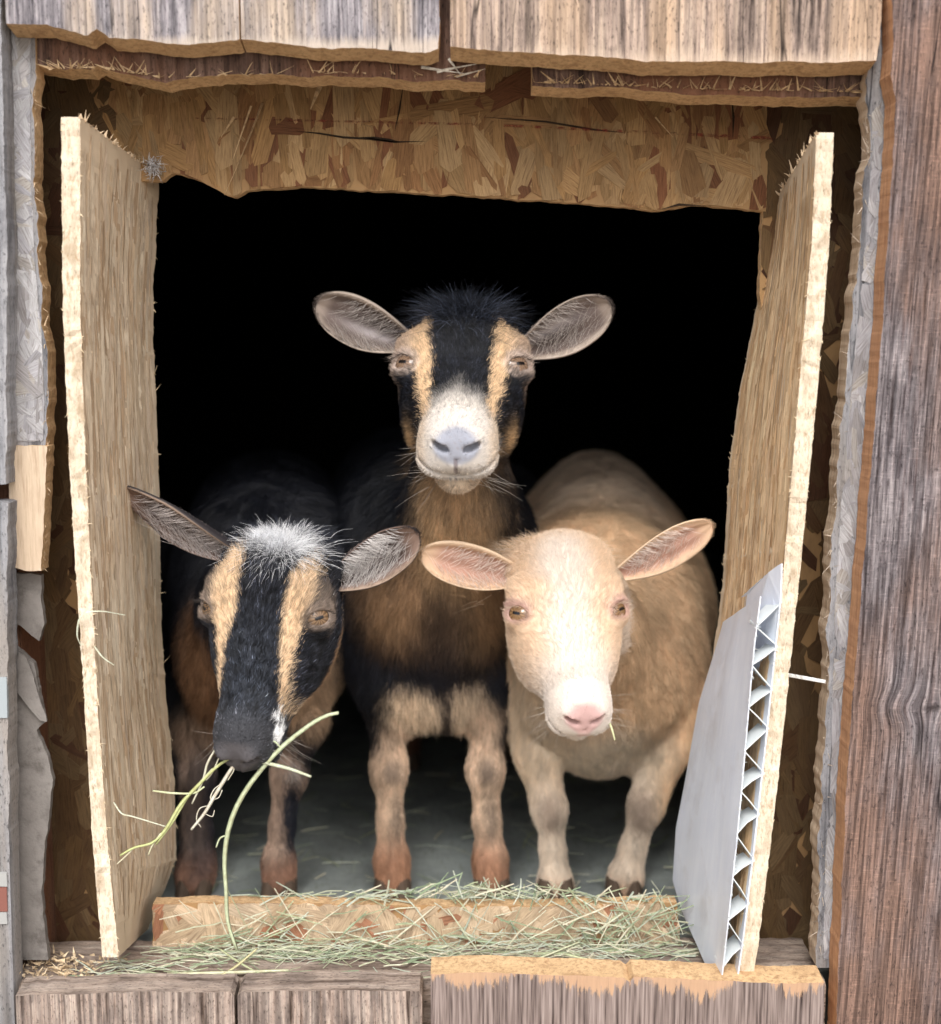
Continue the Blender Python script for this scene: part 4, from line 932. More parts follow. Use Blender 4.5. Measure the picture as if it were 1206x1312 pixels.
def body_m(P):
    C = np.tile(np.array(BLK), (len(P), 1)); y = P[:, 1]; fr = (1-sstep(.27, .33, y))[:, None]
    nk = blob(P, 588, 700, 50, 140, .45); C = lay(C, nk*fr, (.62, .40, .22))
    C = lay(C, blob(P, 520, 760, 46, 60, .8)*fr*.85, (.36, .21, .11)); C = lay(C, blob(P, 625, 755, 32, 66, .8)*fr*.85, (.36, .21, .11))
    C = lay(C, blob(P, 572, 800, 34, 80, .7)*fr*.9, (.05, .03, .022)); C = lay(C, blob(P, 565, 850, 130, 34, 1.0)*fr*.9, (.014, .015, .022))
    C = lay(C, blob(P, 528, 900, 38, 36)*fr, (.66, .50, .35)); C = lay(C, blob(P, 596, 898, 28, 34)*fr, (.62, .47, .33)); C = lay(C, blob(P, 570, 905, 7, 45)*fr, (.05, .035, .03))
    for cx, sg in ((500, -1), (624, 1)):
        C = lay(C, blob(P, cx, 1020, 44, 125, .15)*fr, (.58, .42, .30)); C = lay(C, blob(P, cx, 1130, 50, 60, .5)*fr, (.38, .20, .12))
        C = lay(C, blob(P, cx+sg*27, 935, 14, 38)*fr, (.02, .018, .02)); C = lay(C, blob(P, cx+2, 985, 12, 16)*fr*.6, (.12, .09, .075)); C = lay(C, blob(P, cx+6, 1045, 7, 34)*fr*.6, (.10, .075, .06))
    hl = (sstep(.45, .5, y)*sstep(Z_FLOOR+.14, Z_FLOOR+.08, P[:, 2]))[:, None]; C = lay(C, hl, (.13, .06, .035)); return C
def ear_m(sd, u, v):
    n = len(u); C = np.tile(np.array([.30, .24, .20]), (n, 1)); av = np.abs(v)
    dk = (1-sstep(.62, .92, av))*(1-sstep(.82, .93, u)); C = lay(C, (dk*(sd < .5)*.9)[:, None], (.13, .095, .085)); C = lay(C, (np.exp(-((v-.15)/.35)**2-((u-.35)/.3)**2)*(sd < .5))[:, None], (.05, .035, .03))  # dark hollow of the ear cup painted into the colour
    pale = np.exp(-((v+.25)/.2)**2)*np.exp(-((u-.35)/.3)**2)*(sd < .5); C = lay(C, (pale*.8)[:, None], (.50, .45, .46)); C = lay(C, (sstep(.82, .97, av)*.8)[:, None], (.62, .52, .44))
    return lay(C, (sd*.85)[:, None], (.10, .08, .075))
t = math.radians(64)
h1, f1 = hind(520, .62, -.10+.124-.10); h2, f2 = hind(640, .66, -.10+.124-.10)
ZB = cam_pos[2]
hz = lambda px, py, y, r: ((W(px, py, y)), r)
M = dict(s=1.08, hw=.95, gaze=(.55, .50, .67), ls=.88, us=1.15, crown=.013, mz=.92, O=W(592, 446, .085), L=(-.035, -math.sin(t), -math.cos(t)), V=(0, -math.cos(t), math.sin(t)), seed=1, tone=.35, kneck=.03, lid=.0052,
    label='black and tan goat with a white muzzle, raised head, standing in the middle', iris=(.28, .18, .12), rim=(.50, .40, .34),
    bones=[B(592, 490, .175, 50, 590, 640, .19, 52, .03), B(590, 640, .19, 52, 565, 780, .235, 76, .04), B(562, 790, .25, 82, 560, 850, .265, 80, .03),
           (np.array([-.035, .30, ZB-.205]), np.array([-.075, .66, ZB-.21]), .110, .115, .04, .92), (np.array([-.035, .30, ZB-.27]), np.array([-.075, .62, ZB-.27]), .09, .10, .03, 1.0),
           B(480, 800, .27, 46, 492, 868, .245, 36, .025), B(640, 800, .27, 44, 628, 868, .245, 34, .025)]
        + chain([(490, 860, .245, 36), (498, 915, .235, 21), (498, 985, .225, 22), (500, 1050, .226, 15), (502, 1100, .224, 20), (503, 1128, .219, 23)])
        + chain([(632, 860, .245, 36), (625, 915, .235, 21), (622, 985, .227, 22), (624, 1050, .226, 15), (628, 1100, .224, 20), (630, 1130, .219, 23)]) + h1 + h2,
    ells=[(W(530, 885, .235), (.036, .03, .036), .02), (W(592, 885, .235), (.030, .03, .034), .02)],
    hooves=[((float(W(503, 1140, .214)[0]), .214), .019), ((float(W(630, 1140, .214)[0]), .214), .019), (f1[:2], f1[2]), (f2[:2], f2[2])],
    color=face_m, bodycolor=body_m,
    tuft=dict(n=6500, sx=.0125, l=-.050, sl=.014, len=.034, spread=.5, fwd=.4, mess=.5, color=lambda x, l, r: np.tile(np.array([.022, .026, .038]), (len(x), 1))*(.35+4.5*r.rand(len(x), 1)**5)),  # rare bright bluish strands paint highlights into the black tuft
    ears=[dict(geo=dict(base=W(522, 436, .135), tip=W(406, 386, .125), nrm=(-.05, -1, -.25), width=.043, cup0=1.6, cup1=.85), color=ear_m, longcol=(.50, .45, .42), long=260),
          dict(geo=dict(base=W(672, 446, .135), tip=W(782, 388, .125), nrm=(.05, -1, -.25), width=.043, cup0=1.6, cup1=.85), color=ear_m, longcol=(.56, .50, .46), long=260)])
goat_m = goat(M)

# ---------- left goat, head lowered, chewing
def face_l(x, l, v, P):
    ax = np.abs(x)+.0009*vnoise(P, 260, 5); C = np.tile(np.array((.013, .014, .019)), (len(x), 1))
    C = lay(C, (.6*(1-sstep(.012, .03, ax))*sstep(-.03, .06, l))[:, None], (.030, .035, .046))  # blue-grey sheen of the black blaze put into the hair colour
    inn = np.interp(l, [-.05, -.03, 0, .04, .08], [.026, .021, .018, .0225, .025]); out = np.interp(l, [-.05, -.035, -.01, .0, .012, .04, .085], [.028, .038, .043, .041, .038, .030, .0275])
    st = sstep(inn-.0012, inn+.0012, ax)*(1-sstep(out-.0012, out+.0012, ax))*sstep(-.048, -.040, l)*(1-sstep(.074, .082, l)); C = lay(C, st[:, None], (.66, .48, .31))
    sh = sstep(.032, .044, ax)*sstep(-.03, -.01, l)*(1-sstep(.008, .014, l))*sstep(-.04, -.028, v); C = lay(C, (sh*.5)[:, None], (.28, .21, .16))
    jw = sstep(-.055, -.068, v)*sstep(-.02, .02, l); C = lay(C, (jw*.8)[:, None], (.45, .27, .14))
    sn = sstep(.075, .1, l); C = lay(C, (sn*.8)[:, None], (.045, .045, .05))
    for (cx, cl, cv, r) in ((.0235, .092, -.034, .0085), (.024, .082, -.026, .0050), (.019, .098, -.040, .006), (-.020, .102, -.046, .009), (-.018, .108, -.042, .006)):
        d = np.sqrt((x-cx)**2+(l-cl)**2+(v-cv)**2)+.0018*vnoise(P, 500, 9); C = lay(C, (1-sstep(r*.8, r*1.15, d))[:, None], (.92, .92, .92))
    pad = 1-sstep(.8, 1.1, np.sqrt((x/.0185)**2+((v+.025)/.0125)**2)); pad = pad*sstep(.100, .106, l); C = lay(C, pad[:, None], (.085, .078, .082))
    wt = np.exp(-((l+.052+.25*ax)/.011)**2)*(1-sstep(.018, .028, ax)); C = lay(C, np.clip(wt*1.3, 0, 1)[:, None], (.62, .63, .66)); return C
def body_l(P):
    C = np.tile(np.array((.012, .013, .018)), (len(P), 1)); y = P[:, 1]; fr = (1-sstep(.28, .34, y))[:, None]
    C = lay(C, blob(P, 268, 850, 34, 90)*fr, (.20, .105, .055)); C = lay(C, blob(P, 395, 880, 34, 66)*fr, (.50, .34, .22)); C = lay(C, blob(P, 330, 960, 60, 30)*fr*.5, (.15, .09, .06))
    C = lay(C, blob(P, 245, 940, 35, 40)*fr, (.24, .16, .11))
    for cx, sg in ((252, -1), (360, 1)):
        C = lay(C, blob(P, cx, 1040, 34, 100, .2)*fr, (.40, .28, .21)); C = lay(C, blob(P, cx+12, 1050, 15, 66)*fr, (.016, .018, .026)); C = lay(C, blob(P, cx, 1130, 45, 36)*fr, (.33, .18, .12)); C = lay(C, blob(P, cx+14, 985, 9, 10)*fr, (.35, .30, .27))
    C = lay(C, blob(P, 252, 1050, 30, 90, .3)*fr*.75, (.03, .025, .03)); return C
def ear_l(sd, u, v):
    n = len(u); C = np.tile(np.array([.20, .13, .10]), (n, 1)); av = np.abs(v)
    C = lay(C, ((1-sstep(.5, .9, av))*(1-sstep(.7, .95, u))*(sd < .5))[:, None], (.05, .032, .028)); pale = np.exp(-((u-.2)/.35)**2)*(sd < .5)*(1-sstep(.6, 1, av)*.2); C = lay(C, (pale*.45*(.5+.5*np.sin(v*11)))[:, None], (.50, .44, .42))
    C = lay(C, (sstep(.85, .97, v)*.8)[:, None], (.48, .36, .28)); return lay(C, (sd*.95)[:, None], (.014, .014, .018))
t = math.radians(31)
h1, f1 = hind(250, .62, ZB-.27); h2, f2 = hind(350, .66, ZB-.27)
Lg = dict(s=1.0, ls=1.0, O=W(333, 772, .005), L=(-.16, -math.sin(t), -math.cos(t)), V=(-.20, -math.cos(t), math.sin(t)), seed=2, tone=.4, kneck=.03, lid=.0052, mz=.80,
    label='black goat at the left with lowered head and white tuft, chewing hay', iris=(.26, .16, .09), rim=(.26, .20, .16),
    bones=[B(345, 735, .06, 50, 330, 770, .14, 62, .03), B(330, 770, .14, 62, 322, 840, .21, 82, .03), B(320, 840, .235, 84, 318, 900, .245, 76, .03),
           (np.array([-.20, .30, ZB-.235]), np.array([-.255, .66, ZB-.24]), .105, .112, .04, .92), (np.array([-.20, .30, ZB-.29]), np.array([-.255, .62, ZB-.28]), .08, .092, .03, 1.0)]
        + chain([(250, 880, .27, 42), (246, 940, .25, 30), (250, 990, .245, 25), (252, 1060, .245, 18), (252, 1105, .24, 23), (250, 1126, .232, 26)])
        + chain([(385, 860, .26, 42), (383, 925, .24, 30), (371, 990, .228, 22), (362, 1055, .228, 14), (357, 1102, .224, 19), (358, 1128, .219, 22)]) + h1 + h2,
    hooves=[((float(W(250, 1140, .228)[0]), .228), .018), ((float(W(358, 1140, .214)[0]), .214), .018), (f1[:2], f1[2]), (f2[:2], f2[2])],
    color=face_l, bodycolor=body_l,
    tuft=dict(n=5600, sx=.0125, l=-.053, sl=.009, len=.022, spread=.75, fwd=1.2, mess=.3, color=lambda x, l, r: np.where((r.rand(len(x), 1) < np.clip(1.5-np.abs(l+.050)[:, None]/.015-np.abs(x)[:, None]/.05, .15, 1)), np.array([[.92, .92, .94]]), np.array([[.03, .035, .05]]))),
    ears=[dict(geo=dict(base=W(308, 706, .06), tip=W(158, 624, .05), nrm=(-.25, -.8, -.55), width=.038, cup0=1.7, cup1=.9, pointy=.55), color=ear_l, longcol=(.58, .52, .50), long=650, longlen=1.1),
          dict(geo=dict(base=W(424, 742, .055), tip=W(536, 682, .06), nrm=(.25, -.9, -.2), width=.041, cup0=1.6, cup1=.8), color=ear_l, longcol=(.72, .68, .66), long=700, longlen=1.1)])
goat_l = goat(Lg)

# ---------- right goat, cream
def face_r(x, l, v, P):
    ax = np.abs(x)+.003*vnoise(P, 150, 15); C = np.tile(np.array((.72, .53, .37)), (len(x), 1))
    C = lay(C, (1-sstep(.006, .034, ax))[:, None]*.95, (.74, .65, .57)); C = lay(C, (sstep(.03, .09, l))[:, None]*.9, (.72, .64, .57)); C = lay(C, (sstep(-.04, -.065, l))[:, None]*.7, (.76, .56, .39))
    C = lay(C, (np.exp(-((ax-.034)/.008)**2-((l-.012)/.012)**2)*.35)[:, None], (.58, .42, .32)); C = lay(C, (sstep(-.05, -.07, v)*.6)[:, None], (.80, .70, .60))
    for sg in (-1, 1):
        e = np.sqrt(((x-sg*.0425)/.017)**2+((l-.004)/.011)**2+((v+.012)/.016)**2); C = lay(C, ((1-sstep(.6, 1.1, e))*.65)[:, None], (.55, .38, .32))
    pad = 1-sstep(.75, 1.1, np.sqrt((x/.018)**2+((v+.025)/.0125)**2)); pad = pad*sstep(.100, .106, l); C = lay(C, pad[:, None]*.95, (.50, .31, .29))
    ph = (1-sstep(.003, .008, np.abs(x)))*sstep(.1, .108, l)*sstep(-.056, -.046, v)*(1-sstep(-.036, -.03, v)); C = lay(C, (ph*.7)[:, None], (.62, .40, .37)); return C
def body_r(P):
    C = np.tile(np.array((.76, .52, .32)), (len(P), 1)); y = P[:, 1]; z = P[:, 2]
    C = C*(1+.16*vnoise(P, 22, 31)+.10*vnoise(P, 60, 32))[:, None]; tp_ = sstep(ZB-.21, ZB-.14, z)*sstep(.28, .4, y); C = lay(C, (tp_*.7)[:, None], (.62, .52, .42))
    C = lay(C, blob(P, 770, 960, 85, 60, .5), (.72, .60, .46)); C = lay(C, blob(P, 680, 930, 40, 110, .5)*.7, (.70, .58, .44))
    for cx, kx, sg in ((708, 706, -1), (806, 826, 1)):
        C = lay(C, blob(P, cx, 1085, 46, 110, .3), (.70, .58, .46)); C = lay(C, blob(P, kx, 1040, 17, 30)*.65, (.30, .21, .16)); C = lay(C, blob(P, cx, 1145, 45, 26), (.50, .34, .23))
    return np.clip(C, 0, 1)
def ear_r(sd, u, v):
    n = len(u); C = np.tile(np.array([.66, .45, .30]), (n, 1)); av = np.abs(v)
    C = lay(C, ((1-sstep(.4, .9, av))*(1-sstep(.75, .95, u))*(sd < .5))[:, None], (.50, .29, .22)); C = lay(C, (sstep(.85, .97, av)*.7)[:, None], (.78, .60, .43)); return lay(C, (sd*.6)[:, None], (.62, .45, .30))
t = math.radians(50)
h1, f1 = hind(730, .66, ZB-.27); h2, f2 = hind(840, .62, ZB-.27)
Rg = dict(s=.93, mz=.84, hw=.97, gaze=(.60, .34, .72), ls=.9, us=1.3, O=W(729, 768, .040), L=(.10, -math.sin(t), -math.cos(t)), V=(.06, -math.cos(t), math.sin(t)), seed=3, tone=.14, kneck=.03, lid=.0062,
    label='cream and apricot goat with a pink nose, standing at the right', iris=(.30, .17, .08), rim=(.50, .31, .26), lash=(.55, .42, .32),
    bones=[B(728, 735, .10, 48, 738, 800, .16, 68, .03), B(738, 800, .16, 70, 760, 860, .23, 98, .04), B(765, 870, .255, 108, 768, 905, .265, 92, .03),
           (np.array([.125, .30, ZB-.275]), np.array([.152, .60, ZB-.272]), .111, .118, .04, .94), (np.array([.155, .45, ZB-.29]), np.array([.16, .68, ZB-.27]), .115, .12, .03, 1.0),
           (np.array([.145, .42, ZB-.18]), np.array([.16, .66, ZB-.17]), .028, .032, .06, 1.0), B(840, 860, .27, 60, 860, 930, .26, 44, .03)]
        + chain([(682, 900, .25, 46), (690, 965, .236, 29), (704, 1035, .226, 21), (708, 1085, .226, 14), (711, 1125, .222, 19), (712, 1138, .218, 22)])
        + chain([(866, 890, .26, 48), (852, 955, .24, 32), (828, 1030, .228, 22), (812, 1085, .226, 15), (802, 1122, .222, 20), (800, 1136, .218, 22)]) + h1 + h2,
    hooves=[((float(W(712, 1145, .212)[0]), .212), .0185), ((float(W(799, 1145, .212)[0]), .212), .0185), (f1[:2], f1[2]), (f2[:2], f2[2])],
    color=face_r, bodycolor=body_r,
    tuft=dict(n=5200, sx=.020, l=-.060, sl=.010, len=.017, spread=.8, fwd=.9, mess=.7, color=lambda x, l, r: np.where(r.rand(len(x), 1) < .6, np.array([[.72, .56, .42]]), np.array([[.55, .36, .20]]))),
    ears=[dict(geo=dict(base=W(664, 738, .095), tip=W(539, 708, .075), nrm=(-.05, -1, .0), width=.037, cup0=1.5, cup1=.85), color=ear_r, longcol=(.80, .68, .60), long=300),
          dict(geo=dict(base=W(796, 732, .10), tip=W(912, 670, .085), nrm=(.1, -1, -.25), width=.034, cup0=1.4, cup1=.7), color=ear_r, longcol=(.80, .68, .60), long=300)])
goat_r = goat(Rg)
# ------------------------------------------------------------------ twin-wall plastic sheet
M_plastic, nt, p = newmat('white_plastic')
n1 = noise(nt, mapping(nt, (1, 1, .15)), 120, 4, .6); n2 = noise(nt, mapping(nt, (1, 1, 1)), 22, 4, .6)
c = ramp(nt, n1, [(.3, (.72, .76, .86)), (.7, (.80, .84, .92))]); c = mix(nt, ramp(nt, n2, [(.55, (0, 0, 0)), (.75, (.35,)*3)]), c, (.42, .38, .36))
nt.links.new(c, p.inputs['Base Color']); p.inputs['Roughness'].default_value = .33; p.inputs['Specular IOR Level'].default_value = .5; bump(nt, p, n2, .15, .004)
M_plastic_w, nt, p = newmat('white_plastic_edge'); p.inputs['Base Color'].default_value = (.72, .76, .76, 1); p.inputs['Roughness'].default_value = .4
FR = [(974, 764, -.040), (966, 830, -.041), (955, 950, -.041), (943, 1080, -.041), (932, 1190, -.041), (925, 1252, -.040)]
BK = [(1000, 764, -.037), (991, 850, -.038), (979, 965, -.038), (965, 1090, -.038), (952, 1200, -.038), (944, 1256, -.037)]
def Wp(t): return np.array(W(*t))
def skin(name, outline, off, mats, parent, wob=.0006, seed=0):
    pts = [Wp(t) for t in outline]; fine = []
    for a, b in zip(pts, pts[1:]+pts[:1]):
        k = max(1, int(np.linalg.norm(b-a)/.004))
        for j in range(k):
            q = a+(b-a)*j/k; q = q+np.array([0, 1, 0])*wob*mnoise.noise(Vector(q*300))+np.array([0, 0, 1])*wob*mnoise.noise(Vector(q*260+np.array([5, 5, 5]))); fine.append(q)
    n = len(fine); mb = MB(); o2 = [q+np.array(off) for q in fine]
    mb.add(fine+o2, [list(range(n))[::-1], list(range(n, 2*n))]+[[i, (i+1) % n, (i+1) % n+n, i+n] for i in range(n)])
    return mb.build(name, mats, parent)
sheet = empty('plastic_sheet', Wp((925, 1252, -.04))); tag(sheet, 'white twin-wall plastic sheet with torn fluted edge against the right board', 'plastic sheet')
left = [(918, 1254, -.030), (905, 1238, -.005), (888, 1200, .035), (872, 1162, .066), (862, 1128, .092), (866, 1060, .092), (878, 1000, .090), (896, 900, .085), (922, 812, .078), (926, 797, .074)]
def poly_at(pl, t):
    L = [0.0]; Q = [Wp(q) for q in pl]
    for q, r in zip(Q, Q[1:]): L.append(L[-1]+float(np.linalg.norm(r-q)))
    d = t*L[-1]
    for i in range(len(Q)-1):
        if d <= L[i+1]+1e-9 or i == len(Q)-2: return Q[i]+(Q[i+1]-Q[i])*((d-L[i])/(L[i+1]-L[i]))
nn, mm_ = 90, 24; lf = left[::-1]; mb = MB(); vs = []
for i in range(nn+1):
    a_ = poly_at(FR, i/nn); b_ = poly_at(lf, i/nn); a_ = a_+np.array([0, .0007*mnoise.noise(Vector((i*.7, 3, 1))), 0])
    for j in range(mm_+1):
        q = a_+(b_-a_)*j/mm_; vs.append(q+np.array([.0007*mnoise.noise(Vector((q[1]*30, q[2]*9, 4))), 0, 0]))
g_ = lambda i, j: i*(mm_+1)+j; nv_ = len(vs); vs2 = [q+np.array([.0009, 0, 0]) for q in vs]
fs = [[g_(i, j), g_(i, j+1), g_(i+1, j+1), g_(i+1, j)] for i in range(nn) for j in range(mm_)]; fs += [[k+nv_ for k in f[::-1]] for f in fs]
for i in range(nn):
    for j in (0, mm_): fs.append([g_(i, j), g_(i+1, j), g_(i+1, j)+nv_, g_(i, j)+nv_])
for j in range(mm_):
    for i in (0, nn): fs.append([g_(i, j), g_(i, j+1), g_(i, j+1)+nv_, g_(i, j)+nv_])
mb.add(vs+vs2, fs); mb.build('outer_skin', M_plastic, sheet, smooth=False)
backo = [(1001, 722, -.036)]+BK+[(930, 1247, .0), (915, 1215, .05), (900, 1120, .092), (905, 1000, .09), (925, 880, .09), (938, 790, .085), (944, 770, .06), (985, 733, -.02)]
skin('inner_skin', backo, (.0011, 0, 0), M_plastic, sheet)
def interp3(pl, py):
    for a, b in zip(pl, pl[1:]):
        if py <= b[1] or b is pl[-1]:
            t = (py-a[1])/(b[1]-a[1]); return Wp([a[i]+(b[i]-a[i])*t for i in range(3)])
mb = MB(); rs = random.Random(77); py = 772; side = 0; prev = None; k = 0
ys = [772]
while ys[-1] < 1236: ys.append(ys[-1]+rs.uniform(21, 34))
for i, yy in enumerate(ys):
    a = interp3(FR if i % 2 else BK, yy)
    if prev is not None:
        jag = rs.uniform(-.0008, .0012)
        A = prev+np.array([.0022 if (i-1) % 2 == 0 else 0, .001+jag, 0]); Bq = a+np.array([.0022 if i % 2 == 0 else 0, .001-jag, 0]); dn = np.array([0, 0, .0006])
        md = (A+Bq)/2+np.array([0, .003*rs.random(), .001*rs.uniform(-1, 1)]); dp = np.array([-.0008-.0020*(yy-764)/490, 0.02, 0])
        ring = [A, md, Bq, Bq+dp, md+dp, A+dp]; mb.add([q+dn for q in ring]+[q-dn for q in ring], [[0, 1, 4, 5], [1, 2, 3, 4], [6, 11, 10, 7], [7, 10, 9, 8], [0, 6, 7, 1], [1, 7, 8, 2]])
    prev = a
mb.build('flute_webs', M_plastic_w, sheet)
mb = MB(); rs = random.Random(78)                 # ragged burr on both sawn edges
for k in range(220):
    py = rs.uniform(770, 1250); q = interp3(FR if rs.random() < .6 else BK, py); splinter(mb, q, (rs.uniform(-.3, 1), rs.uniform(-1, .2), rs.uniform(-.6, .6)), rs.uniform(.001, .0038), rs.uniform(.0004, .0011), rs, seg=2)
mb.build('edge_burr', M_plastic_w, sheet)

# ------------------------------------------------------------------ hay
M_hay = flakemat('hay', grain=(1, 1, 1), gscale=260, dirt=.15, dirtcol=(.2, .17, .08), bumpd=.0003, glo=.82)
HAYPAL = [(.36, .40, .25), (.46, .48, .34), (.30, .36, .24), (.56, .56, .42), (.60, .56, .42), (.25, .32, .20), (.42, .47, .38), (.50, .54, .44)]
def blade(mb, P, w, color, taper=.6, flat=.35):
    """stalk along a list of 3-d points"""
    P = [Vector([float(c) for c in q]) for q in P]; n = len(P); vs = []; up = Vector((.3, -.5, .8))
    for i in range(n):
        d = (P[min(i+1, n-1)]-P[max(i-1, 0)]).normalized(); s = d.cross(up)
        if s.length < .05: s = d.cross(Vector((1, 0, 0)))
        s.normalize(); u = s.cross(d); ww = w/2*(1-taper*abs(i/(n-1)-.35)**1.5)
        vs += [P[i]-s*ww, P[i]+u*ww*flat*1.4, P[i]+s*ww, P[i]-u*ww*flat]
    fs = [[i*4+a, i*4+(a+1) % 4, (i+1)*4+(a+1) % 4, (i+1)*4+a] for i in range(n-1) for a in range(4)]+[[0, 3, 2, 1], [4*n-4, 4*n-3, 4*n-2, 4*n-1]]
    mb.add(vs, fs, 0, color)
def spline(pts, n=26):
    pts = [np.array(p, float) for p in pts]; P = [pts[0]*2-pts[1]]+pts+[pts[-1]*2-pts[-2]]; out = []
    m = len(pts)-1
    for i in range(n+1):
        t = i/n*m; k = min(int(t), m-1); t -= k; a, b, c, d = P[k:k+4]
        out.append(.5*((2*b)+(c-a)*t+(2*a-5*b+4*c-d)*t*t+(3*b-a-3*c+d)*t**3))
    return out
YM = -.028
def stalk(pts, w, color, label, y=YM, dy=0.0, extra=()):
    mb = MB(); n = len(pts); P = spline([W(a, b, y+dy*i/(n-1)) if len(q) == 2 else W(*q) for i, q in enumerate(pts) for a, b in [q[:2]]]); blade(mb, P, w*PXM(y), color)
    for e in extra:
        blade(mb, spline([W(a, b, y) for a, b in e[0]], 14), e[1]*PXM(y), e[2] if len(e) > 2 else color)
    o = mb.build('hay_stalk', M_hay, smooth=True); return tag(o, label, 'hay stalk', 'hay stalks hanging from the left goat’s mouth'.replace('’', "'"))
G1 = (.50, .55, .30)
stalk([(434, 913), (418, 917), (395, 930), (355, 963), (316, 1011), (295, 1055), (288, 1100), (290, 1140), (292, 1180), (304, 1218)], 7.2, (.52, .58, .38), 'long curved green stalk running from beside the mouth down to the sill', extra=[(((360, 958), (352, 950), (345, 952)), 3), (((291, 1070), (282, 1074), (277, 1086)), 3)])
stalk([(322, 972), (345, 978), (372, 985), (399, 995)], 7, (.56, .60, .44), 'short pale stalk sticking out of the mouth to the right')
stalk([(300, 968), (278, 982), (255, 1005), (232, 1030), (214, 1060), (196, 1079), (172, 1086), (154, 1096)], 5.5, (.52, .56, .26), 'bent yellow-green stalk reaching down over the left board', extra=[(((262, 998), (240, 1022), (222, 1052), (200, 1082)), 4), (((206, 1068), (196, 1082), (190, 1096)), 3, (.6, .58, .4)), (((172, 1086), (160, 1098), (150, 1107)), 3, (.62, .58, .42))])
stalk([(196, 1013), (222, 1016), (248, 1016), (262, 1008)], 4, (.55, .58, .36), 'thin kinked stalk lying level across the hanging bunch', extra=[(((248, 1016), (256, 1003), (272, 985)), 3)])
stalk([(303, 975), (292, 992), (276, 1018), (262, 1042), (245, 1063)], 5.5, (.66, .63, .52), 'straw-white root stalk with curled fibres below the mouth', extra=[(((285, 1003), (274, 1012), (270, 1024), (280, 1022), (285, 1012)), 1.8), (((268, 1032), (256, 1036), (252, 1050), (258, 1060)), 1.8), (((262, 1042), (272, 1046), (275, 1038)), 1.6)])
stalk([(276, 960), (266, 978), (260, 1000), (246, 1030)], 3.5, (.58, .56, .44), 'fine drooping blade nearest the board edge', extra=[(((282, 968), (272, 990), (264, 1000)), 2.2), (((296, 972), (300, 985), (292, 1000)), 2)])
def loose(mb, x, y, z, L, ang, tilt, w, c, rs):
    d = np.array([math.cos(ang)*math.cos(tilt), math.sin(ang)*math.cos(tilt), math.sin(tilt)]); s = np.array([-d[1], d[0], 0]); b = rs.uniform(-.25, .25)*L
    p = np.array([x, y, z]); blade(mb, [p-d*L/2, p-d*L/6+s*b*.3+np.array([0, 0, abs(b)*.2]), p+d*L/6+s*b*.3, p+d*L/2], w, c)
mb = MB(); rs = random.Random(4)
ZS = zt0+.0015; zl = float(W(500, 1157, YL)[2])
for k in range(560):                              # bed of hay in the trough behind the sill
    px = rs.uniform(205, 885); x = float(W(px, 1225, .03)[0]); y = rs.uniform(.018, .044); m = .3+.7*math.exp(-((px-600)/200)**2)
    if px < 330 and rs.random() < .35: continue
    z = ZS+rs.random()**1.5*.018*m*((y-.005)/.04); loose(mb, x, y, z, rs.uniform(.012, .055), rs.gauss(0, .55), rs.gauss(0, .16), rs.uniform(.0003, .0011)*(2.6 if rs.random() < .07 else 1), rs.choice(HAYPAL), rs)
for k in range(170):                               # strands leaning on the threshold
    px = rs.choice([rs.gauss(340, 60), rs.gauss(640, 110), rs.gauss(800, 50)]); px = min(max(px, 215), 865); x = float(W(px, 1200, .04)[0])
    loose(mb, x, rs.uniform(.036, .045), rs.uniform(ZS+.004, zl-.002), rs.uniform(.015, .05), rs.uniform(-.5, .5), rs.uniform(-1.2, 1.2), rs.uniform(.0006, .0016), rs.choice(HAYPAL), rs)
for k in range(950):                              # over the threshold and on the floor just behind it
    px = rs.gauss(640, 120) if rs.random() < .6 else rs.uniform(330, 850)
    if not 325 < px < 855: continue
    m = math.exp(-((px-610)/110)**2); y = rs.uniform(YL+.001, .17); x = float(W(px, 1150, y)[0])
    z = Z_FLOOR+.002+(zl-Z_FLOOR)*max(0, 1-(y-YL-.014)/.06)*.9+rs.random()*(.004+.014*m) if y > YL+.014 else zl+.001+rs.random()*(.002+.012*m)
    loose(mb, x, y, z, rs.uniform(.012, .05), rs.uniform(0, 6.3), rs.gauss(0, .2), rs.uniform(.0007, .0018), rs.choice(HAYPAL), rs)
for k in range(260):                               # strands scattered over the floor
    y = .12+rs.random()**1.6*.6; x = rs.uniform(-.26, .24); loose(mb, x, y, Z_FLOOR+.002+rs.random()*.004, rs.uniform(.015, .05), rs.uniform(0, 6.3), rs.gauss(0, .06), rs.uniform(.0006, .0016), rs.choice(HAYPAL), rs)
for k in range(110):                               # wisps on the sill
    px = rs.choice([rs.gauss(150, 28), rs.gauss(230, 40), rs.gauss(560, 130)]); py = rs.uniform(1232, 1258)
    if px < 40: continue
    q = WZ(px, py, ZS+.002); loose(mb, q[0], q[1], q[2]+rs.random()*.003, rs.uniform(.008, .04), rs.gauss(0, .5), rs.gauss(0, .1), rs.uniform(.0005, .0013), rs.choice(HAYPAL), rs)
tag(mb.build('hay', M_hay), 'loose green hay scattered along the sill and threshold', 'hay', kind='stuff')
def lying(name, pts, w, c, label, z):
    mb = MB(); blade(mb, spline([WZ(a, b, z+dz) for a, b, dz in pts], 20), w*.00062, c); return tag(mb.build(name, M_hay, smooth=True), label, 'straw', 'long straws lying on the sill')
lying('straw', [(214, 1248, .004), (290, 1246, .005), (370, 1243, .003)], 6, (.62, .62, .42), 'pale green straw lying level on the sill under the left goat', ZS)
lying('straw', [(262, 1262, .003), (300, 1240, .006), (330, 1215, .010)], 4, (.66, .62, .36), 'yellow straw crossing the sill in a slant near its left end', ZS)
